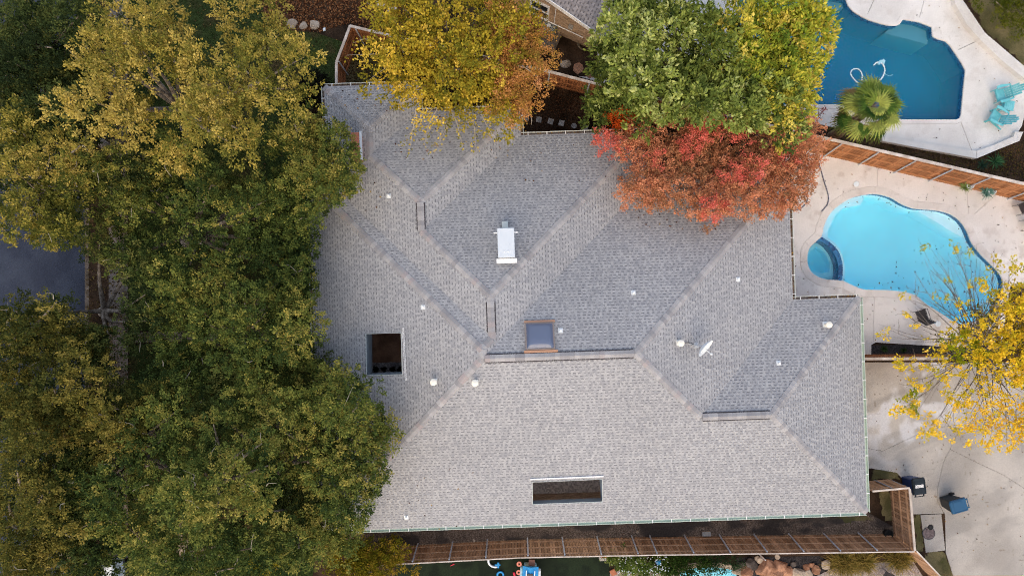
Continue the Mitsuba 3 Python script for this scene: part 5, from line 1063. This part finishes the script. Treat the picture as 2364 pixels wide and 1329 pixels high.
# palm
pm = thing('palm_tree', 'fan palm leaning over the edge of the teal pool', 'palm tree')
g = np.random.default_rng(3); base = at(1920, 318, 0); crown_c = at(2012, 248, 4.0); crown_c = np.array([crown_c[0], crown_c[1], 4.0])
P = curve([base, base * .5 + crown_c * .5 + [0, 0, -.1], crown_c - [0, 0, .15]], 8)
put(pm + '__trunk', tube(P, np.linspace(.30, .19, len(P)) * (1 + .06 * np.sin(np.arange(len(P)) * 2.2)), 14), 'palm_trunk', True)
skirt_v = []
PG = [lin(c) for c in [(46, 70, 30), (72, 98, 42), (104, 124, 54), (146, 156, 80)]]; PD = [lin(c) for c in [(150, 124, 84), (124, 96, 62), (176, 150, 104)]]
for q in range(41):
    dead = q >= 34
    L, el0 = ((.22, 40) if q < 4 else (.55, 24) if q < 13 else (.95, 6) if q < 24 else (1.15, -18)) if not dead else (1.05, -36)
    az = q * 2.39996 + g.normal(0, .2); el = math.radians(el0 + g.normal(0, 6)); L *= g.uniform(.85, 1.15)
    d = np.array([math.cos(az) * math.cos(el), math.sin(az) * math.cos(el), math.sin(el)])
    hub = crown_c + d * L * .85 + [0, 0, .30 if q < 4 else .18 if q < 13 else 0]
    side = np.cross(d, [0, 0, 1.0]); side /= np.linalg.norm(side); un = np.cross(side, d)
    Vv, Ff, Cc = [], [], []
    nb = 19; base_c = (PG[int(g.integers(0, 4))] if not dead else PD[int(g.integers(0, 3))])
    for i in range(nb):
        a = (i / (nb - 1) - .5) * math.radians(215 if not dead else 150); R = (.74 - .20 * abs(i / (nb - 1) - .5) * 2) * g.uniform(.88, 1.08)
        bd = d * math.cos(a) + side * math.sin(a); w = np.cross(un, bd); w /= np.linalg.norm(w)
        p1 = hub + bd * R * .45 + un * .06 - [0, 0, .03]; p2 = hub + bd * R - un * .10 + np.array([0, 0, -.16 * g.uniform(.2, 1.8)]) * (1 + .4 * dead)
        o = len(Vv); Vv += [hub - w * .012, hub + w * .012, p1 + w * .036, p1 - w * .036, p1 + un * .012, p2]
        Ff += [[o, o + 1, o + 4], [o + 1, o + 2, o + 4], [o, o + 4, o + 3], [o + 4, o + 2, o + 5], [o + 3, o + 4, o + 5]]
        Cc += [base_c * (g.uniform(.6, .85) if i % 2 else g.uniform(1.0, 1.3))] * 5 + [base_c * 1.3 + np.array([.08, .06, .015])]
    fk = part(pm, 'frond', (np.array(Vv), np.array(Ff)), 'leaf', color=np.clip(np.array(Cc), 0, 1), label='dry straw coloured frond' if dead else None)
    part(fk, 'stalk', tube([crown_c + d * .05, hub], [.018, .010], 5), 'palm_trunk' if dead else 'pale_twig', True)
# agaves, potted plants, grasses, low plants
def rosette(name, label, cat, px, py, z0, n, L, W, cols, seed, lift=.9, pot=None, parent=None, group=None):
    g = np.random.default_rng(seed); k = thing(name, label, cat, group); c = at(px, py, z0)
    Vv, Ff, Cc = [], [], []
    for i in range(n):
        az = i * 2.39996; el = math.radians(g.uniform(8, 80)) * lift; l = L * g.uniform(.7, 1.1)
        d = np.array([math.cos(az) * math.cos(el), math.sin(az) * math.cos(el), math.sin(el)]); w = np.cross(d, [0, 0, 1]); w /= np.linalg.norm(w) + 1e-9
        m_ = c + d * l * .55; e = c + d * l - np.array([0, 0, l * .18 * math.cos(el)]); o = len(Vv)
        Vv += [c - w * W * .4, c + w * W * .4, m_ + w * W * .5, m_ - w * W * .5, m_ - [0, 0, W * .2], e]
        Ff += [[o, o + 1, o + 4], [o + 1, o + 2, o + 4], [o, o + 4, o + 3], [o + 4, o + 2, o + 5], [o + 3, o + 4, o + 5]]
        cc = lin(cols[int(g.integers(0, len(cols)))]); Cc += [cc] * 6
    put(k + '__leaves', (np.array(Vv), np.array(Ff)), 'leaf', color=np.array(Cc))
    if pot: part(k, 'pot', lathe([(0, 0), (pot * .75, 0), (pot, z0 + .02), (pot * 1.08, z0 + .02), (pot * 1.08, z0 + .07), (pot * .9, z0 + .07), (pot * .85, z0), (0, z0)], at(px, py, .05) + np.array([0, 0, 0]), 22), 'toy_white', 35)
    return k
rosette('agave', 'blue green agave in the bed below the low terrace wall', 'agave', 2296, 374, .15, 60, .55, .035, [(60, 100, 62), (84, 126, 84), (46, 82, 54)], 1)
rosette('agave', 'darker agave to the west of the other one in the same bed', 'agave', 2266, 382, .1, 46, .46, .03, [(48, 74, 58), (64, 92, 70), (40, 62, 50)], 2)
rosette('potted_plant', 'white pot with drooping yellow green grass by the pool fence', 'potted plant', 2226, 432, .42, 60, .42, .03, [(120, 140, 76), (96, 116, 60), (150, 160, 100)], 3, .7, .17)
rosette('potted_plant', 'white pot with spiky grey teal plant by the pool fence', 'potted plant', 2276, 444, .42, 74, .48, .035, [(104, 148, 136), (130, 170, 156), (84, 122, 112)], 4, .7, .19)
for i, (x, y, s, lab) in enumerate([(2040, 805, .28, 'small green plant in the narrow bed behind the short deck fence'), (2085, 808, .22, 'smaller green plant in the same narrow bed, towards the golden tree')]):
    rosette('bed_plant', lab, 'plant', x, y, .08, 40, s, .03, [(44, 66, 34), (70, 88, 48), (34, 50, 28)], 8 + i, .9)
for i, x in enumerate((868, 886, 907, 924)):
    rosette('courtyard_plant', f'small dark plant in the white pebbles of the square roof opening, {["first", "second", "third", "last"][i]} from the west', 'plant', x, 852, .05, 46, .24, .04, [(30, 32, 26), (44, 44, 34), (24, 24, 22)], 40 + i, .9)
struct('narrow_bed', sheet(poly([(2012, 797), (2190, 792), (2300, 800), (2300, 826), (2012, 826)]), .012), 'dark_gravel_mat', 'dark planting bed with pale pebbles along the short deck fence', 'ground')
def pampas(x, y, r, lab, seed):
    g = np.random.default_rng(seed); k = thing('pampas_grass', lab, 'ornamental grass'); c = at(x, y, .1); n = 900
    az = g.uniform(0, 2 * math.pi, n); el = np.radians(g.uniform(15, 85, n)); d = np.c_[np.cos(az) * np.cos(el), np.sin(az) * np.cos(el), np.sin(el)]
    s = c + np.c_[g.normal(0, r * .22, n), g.normal(0, r * .16, n), np.zeros(n)]; L = r * g.uniform(.7, 1.3, n)[:, None]
    m_ = s + d * L * .6; e = s + d * L - np.c_[np.zeros((n, 2)), L * .25]; w = np.cross(d, [0, 0, 1.0]); w /= np.linalg.norm(w, axis=1, keepdims=True)
    v = np.stack([s - w * .008, s + w * .008, m_ + w * .008, m_ - w * .008, e], 1).reshape(-1, 3); i = np.arange(n)[:, None] * 5
    f = np.vstack([i + [[0, 1, 2]], i + [[0, 2, 3]], i + [[3, 2, 4]]]); pal = np.array([lin(q) for q in [(112, 100, 48), (146, 124, 64), (92, 90, 40), (168, 146, 86)]])
    put(k + '__blades', (v, f), 'leaf', color=np.repeat(pal[g.integers(0, 4, n)], 5, 0))
pampas(1945, 1296, .95, 'large tawny pampas grass behind the south fence', 5); pampas(1985, 1292, .85, 'tawny pampas grass touching the large one on its east side', 6); pampas(2070, 1288, .80, 'tawny grass clump nearest the corner post', 7)
tree('shrub', 'leafy shrub dotted with white flowers behind the south fence', 'shrub', None, (1470, 1305), cl([(1450, 1305), (1480, 1310), (1500, 1300), (1520, 1318), (1440, 1290), (1465, 1295)], .7, 22, .5, 71, .1), [(40, 58, 22), (70, 92, 36), (112, 130, 62), (150, 160, 90)], 320, .5, r0=.03, dens=26, tuft=16, leafL=.09, leafW=.05, sprig=.16)
ks = tree('shrub', 'green shrub hanging over the turquoise pool sliver', 'shrub', None, (1560, 1300), cl([(1555, 1300), (1590, 1300), (1575, 1312), (1620, 1296), (1540, 1310), (1545, 1292)], .7, 22, .4, 72, .1), [(34, 52, 22), (58, 80, 34), (90, 108, 54)], 321, .5, r0=.03, dens=26, tuft=16, leafL=.09, leafW=.05, sprig=.16)
tree('shrub', 'dark rosemary like shrub beside the rockery', 'shrub', None, (1670, 1300), cl([(1660, 1298), (1685, 1302), (1640, 1296)], .6, 19, .4, 73, .1), [(26, 44, 26), (44, 66, 40), (64, 84, 54)], 322, .5, r0=.03, dens=30, tuft=20, leafL=.08, leafW=.03, sprig=.18)
g = np.random.default_rng(14); fl = []
for _ in range(120):
    x, y = g.uniform(1428, 1545), g.uniform(1284, 1326); c = at(x, y, 1.02 + g.uniform(-.1, .1)); fl.append(trimesh.creation.icosphere(0, .028).apply_translation(c))
fk = [k for k in labels if k.startswith('shrub') and 'white flowers' in labels[k].get('label', '')][0]
part(fk, 'flowers', cat_(fl), 'toy_white', label='small white flowers', kind='stuff')
tree('shrub', 'yellow and green shrub at the west end of the south fence', 'shrub', None, (850, 1300), cl([(800, 1285), (840, 1290), (880, 1300), (850, 1320), (900, 1315), (820, 1320), (780, 1310), (860, 1275)], 2.6, 34, .5, 75, .3), [(52, 62, 18), (96, 96, 26), (140, 122, 36), (180, 144, 60)], 323, 2.5, r0=.06, dens=18, tuft=20, leafL=.09, leafW=.055, sprig=.25)
tree('shrub', 'bright yellow bush at the bottom edge under the oaks', 'shrub', None, (190, 1322), cl([(180, 1318), (205, 1325), (160, 1328)], 1.5, 24, .6, 76, .1), [(96, 92, 18), (150, 136, 24), (196, 172, 40)], 324, 1.2, r0=.04, dens=20, tuft=18, leafL=.08, leafW=.05, sprig=.2)
tree('shrub', 'small bright green shrub at the edge of the grove by the bottom', 'shrub', None, (620, 1315), cl([(615, 1318), (640, 1310), (600, 1325)], 2.4, 22, .6, 77, .1), [(70, 84, 18), (130, 126, 30), (170, 154, 48)], 325, 2.0, r0=.04, dens=20, tuft=18, leafL=.08, leafW=.05, sprig=.2)
tree('shrub', 'dark purple black shrub in front of the north wing corner', 'shrub', None, (725, 215), cl([(715, 205), (735, 190), (725, 230), (745, 215), (710, 230)], 1.2, 22, .3, 78, .2), [(14, 16, 12), (26, 24, 22), (44, 40, 38), (70, 76, 40)], 326, 1.0, r0=.03, dens=20, tuft=16, leafL=.09, leafW=.05, sprig=.2)
tree('shrub', 'brown red shrub at the left edge above the brownish oak', 'shrub', None, (10, 935), cl([(10, 930), (25, 945), (5, 955)], 3.0, 22, .5, 79, .1), [(52, 26, 18), (84, 44, 30), (110, 62, 42)], 327, 2.4, r0=.04, dens=18, tuft=18, leafL=.08, leafW=.05)
tree('shrub', 'olive shrub in the lawn at the top right corner', 'shrub', None, (2335, 20), cl([(2330, 12), (2355, 30), (2300, 5), (2360, 5)], 1.2, 30, .5, 80, .2), [(44, 56, 16), (78, 86, 24), (112, 112, 36)], 328, 1.0, r0=.04, dens=18, tuft=16, leafL=.09, leafW=.05)

# ------------------------------------------------------------------ litter, grass, leaves on the roof and in the pool
def scatter(g_, n, g, z):
    x0, y0, x1, y1 = g_.bounds; p = np.c_[g.uniform(x0, x1, n * 3), g.uniform(y0, y1, n * 3)]
    p = p[shapely.contains_xy(g_, p[:, 0], p[:, 1])][:n]; return np.c_[p, np.full(len(p), z)]
g = np.random.default_rng(21)
def litter(C, cols, L=.09, W=.06, lift=.3):
    C = C + np.c_[np.zeros((len(C), 2)), g.uniform(.004, .03, len(C))]; a = g.uniform(0, 2 * math.pi, len(C)); D = np.c_[np.cos(a), np.sin(a), g.normal(0, lift, len(C)) * .3]
    pal = np.array([lin(c) for c in cols]); col = pal[g.integers(0, len(pal), len(C))] * g.uniform(.7, 1.25, (len(C), 1))
    n = len(C); b = np.cross(np.tile([0, 0, 1.0], (n, 1)) + g.normal(size=(n, 3)) * .25, D); b /= np.linalg.norm(b, axis=1, keepdims=True)
    s = g.uniform(.6, 1.3, (n, 1)); v = np.stack([C, C + D * L * s * .5 + b * W * s * .5 + [0, 0, .01], C + D * L * s, C + D * L * s * .5 - b * W * s * .5 + [0, 0, .01]], 1).reshape(-1, 3); i = np.arange(n)[:, None] * 4
    return (v, np.vstack([i + [[0, 1, 2]], i + [[0, 2, 3]]])), np.repeat(col, 4, 0)
BRN = [(92, 58, 38), (70, 42, 28), (120, 82, 56), (54, 34, 24), (140, 98, 64)]
mulch_top = poly([(590, -80), (960, -80), (960, 60), (905, 80), (808, 55), (735, 74), (660, 70), (610, 40)])
yard_n = poly([(1100, 110), (1388, 202), (1500, 240), (1500, 330), (1206, 318), (1200, 262), (975, 255), (975, 205), (800, 195), (812, 70), (905, 90)]).difference(outline)
(a, c) = litter(scatter(mulch_top, 9000, g, .005), BRN); k = thing('leaf_litter', 'brown fallen leaves covering the front mulch bed at the top edge', 'fallen leaves', kind='stuff'); put(k, a, 'debris', color=c)
(a, c) = litter(scatter(yard_n, 9000, g, .005), [(70, 46, 32), (50, 32, 24), (90, 62, 44), (38, 26, 20)], .07, .05); k = thing('leaf_litter', 'dark brown leaf mulch round the stepping stones', 'fallen leaves', kind='stuff'); put(k, a, 'debris', color=c)
walk = poly([(200, -60), (300, -60), (300, 1400), (200, 1400)])
(a, c) = litter(np.vstack([scatter(walk, 4500, g, .04), scatter(lawn_front, 4000, g, .03)]), [(72, 56, 38), (52, 42, 30), (96, 78, 50), (110, 96, 56)], .09, .06); k = thing('leaf_litter', 'tan oak leaves strewn over the sidewalk and the front lawn', 'fallen leaves', kind='stuff'); put(k, a, 'debris', color=c)
spots = [(*at(x, y)[:2], .06) for x, y in [(2085, 690), (2075, 660), (2060, 705), (2100, 720), (2130, 560), (2195, 545)]]
dbr = np.vstack([scatter(deck_a, 160, g, .055), scatter(poly([(1990, 840), (2364, 840), (2364, 1320), (2200, 1320), (2120, 1100), (2010, 1080)]), 90, g, .035), scatter(deck_b, 120, g, .055)])
(a, c) = litter(dbr, [(110, 74, 46), (74, 52, 38), (150, 110, 60), (60, 48, 40)], .07, .045); k = thing('leaf_litter', 'scattered dry leaves on the concrete decks and the alley', 'fallen leaves', kind='stuff'); put(k, a, 'debris', color=c)
fp = np.vstack([scatter(pool_a.intersection(poly([(2030, 560), (2330, 560), (2330, 740), (2030, 740)])), 60, g, WL + .002), scatter(pool_a.difference(pool_a.buffer(-.25)), 130, g, WL + .002)])
(a, c) = litter(fp, [(96, 52, 36), (70, 40, 34), (130, 90, 50), (50, 34, 34)], .10, .06, .05); k = thing('leaf_litter', 'brown leaves floating on the light blue pool', 'fallen leaves', kind='stuff'); put(k, a, 'debris', color=c)
gut = []
for a_, b_, m_ in EDGES:
    A, B = V[a_], V[b_]; n_ = int(np.linalg.norm(B - A) * 9); t = g.uniform(0, 1, (n_, 1)) ** 1.0; d = (B - A) / np.linalg.norm(B - A); nn = np.array([d[1], -d[0], 0])
    if outline.contains(Point(*((A + B) / 2 + nn * .1)[:2])): nn = -nn
    if m_ != 'gutter_green': gut.append(A + (B - A) * t + nn * (.07 + g.normal(0, .02, (n_, 1))) - [0, 0, .085])
rl = []
for k_, (x0, y0, x1, y1), n_ in (('N1', (900, 265, 1190, 370), 60), ('N0', (780, 205, 960, 260), 25), ('N2', (1210, 320, 1450, 420), 16), ('W2', (760, 420, 900, 520), 14), ('S1', (860, 1080, 1100, 1220), 14), ('N2b', (1460, 470, 1700, 540), 30)):
    for _ in range(n_): rl.append(on_roof(k_, g.uniform(x0, x1), g.uniform(y0, y1)) + [0, 0, .02])
(a, c) = litter(np.vstack(gut + [np.array(rl)]), [(120, 76, 44), (84, 52, 36), (170, 130, 60), (64, 44, 34)], .08, .055); k = thing('leaf_litter', 'dry leaves lodged in the gutters and on the roof', 'fallen leaves', kind='stuff'); put(k, a, 'debris', color=c)
def blades(regions, h, cols):
    C = np.vstack([scatter(q, int(q.area * d), g, .005) for q, d in regions]); n = len(C); az = g.uniform(0, 2 * math.pi, n); d = np.c_[np.cos(az) * .55, np.sin(az) * .55, np.full(n, .8)]; w = np.c_[-np.sin(az), np.cos(az), np.zeros(n)]
    L = h * g.uniform(.5, 1.3, (n, 1)); v = np.stack([C - w * .012, C + w * .012, C + d * L], 1).reshape(-1, 3); f = np.arange(n * 3).reshape(-1, 3)
    pal = np.array([lin(q) for q in cols]); return (v, f), np.repeat(pal[g.integers(0, len(pal), n)] * g.uniform(.7, 1.3, (n, 1)), 3, 0)
(a, c) = blades([(lawn_front, 260)], .11, [(36, 56, 22), (54, 74, 30), (28, 44, 20), (70, 78, 36)]); k = thing('grass', 'dark green grass of the shaded front lawn', 'grass', kind='stuff'); put(k, a, 'leaf', color=c)
le = unary_union(lawn_e).intersection(sbox(-30, -16, 29, 18))
(a, c) = blades([(le, 380)], .10, [(96, 98, 48), (116, 108, 58), (78, 88, 42), (134, 118, 74)]); k = thing('grass', 'worn olive grass of the small lawn patches by the fences', 'grass', kind='stuff'); put(k, a, 'leaf', color=c)
bed_r = poly(crop3([(300, 812), (660, 905), (1265, 1020), (1540, 905), (1600, 900), (1600, 1150), (1180, 1090), (320, 885)]))
(a, c) = litter(scatter(bed_r, 2600, g, .005), [(58, 48, 30), (40, 34, 24), (82, 78, 40), (96, 72, 44)], .07, .04); k = thing('ground_cover', 'low dark ground cover in the bed between the low wall and the pool fence', 'ground cover', kind='stuff'); put(k, a, 'debris', color=c)
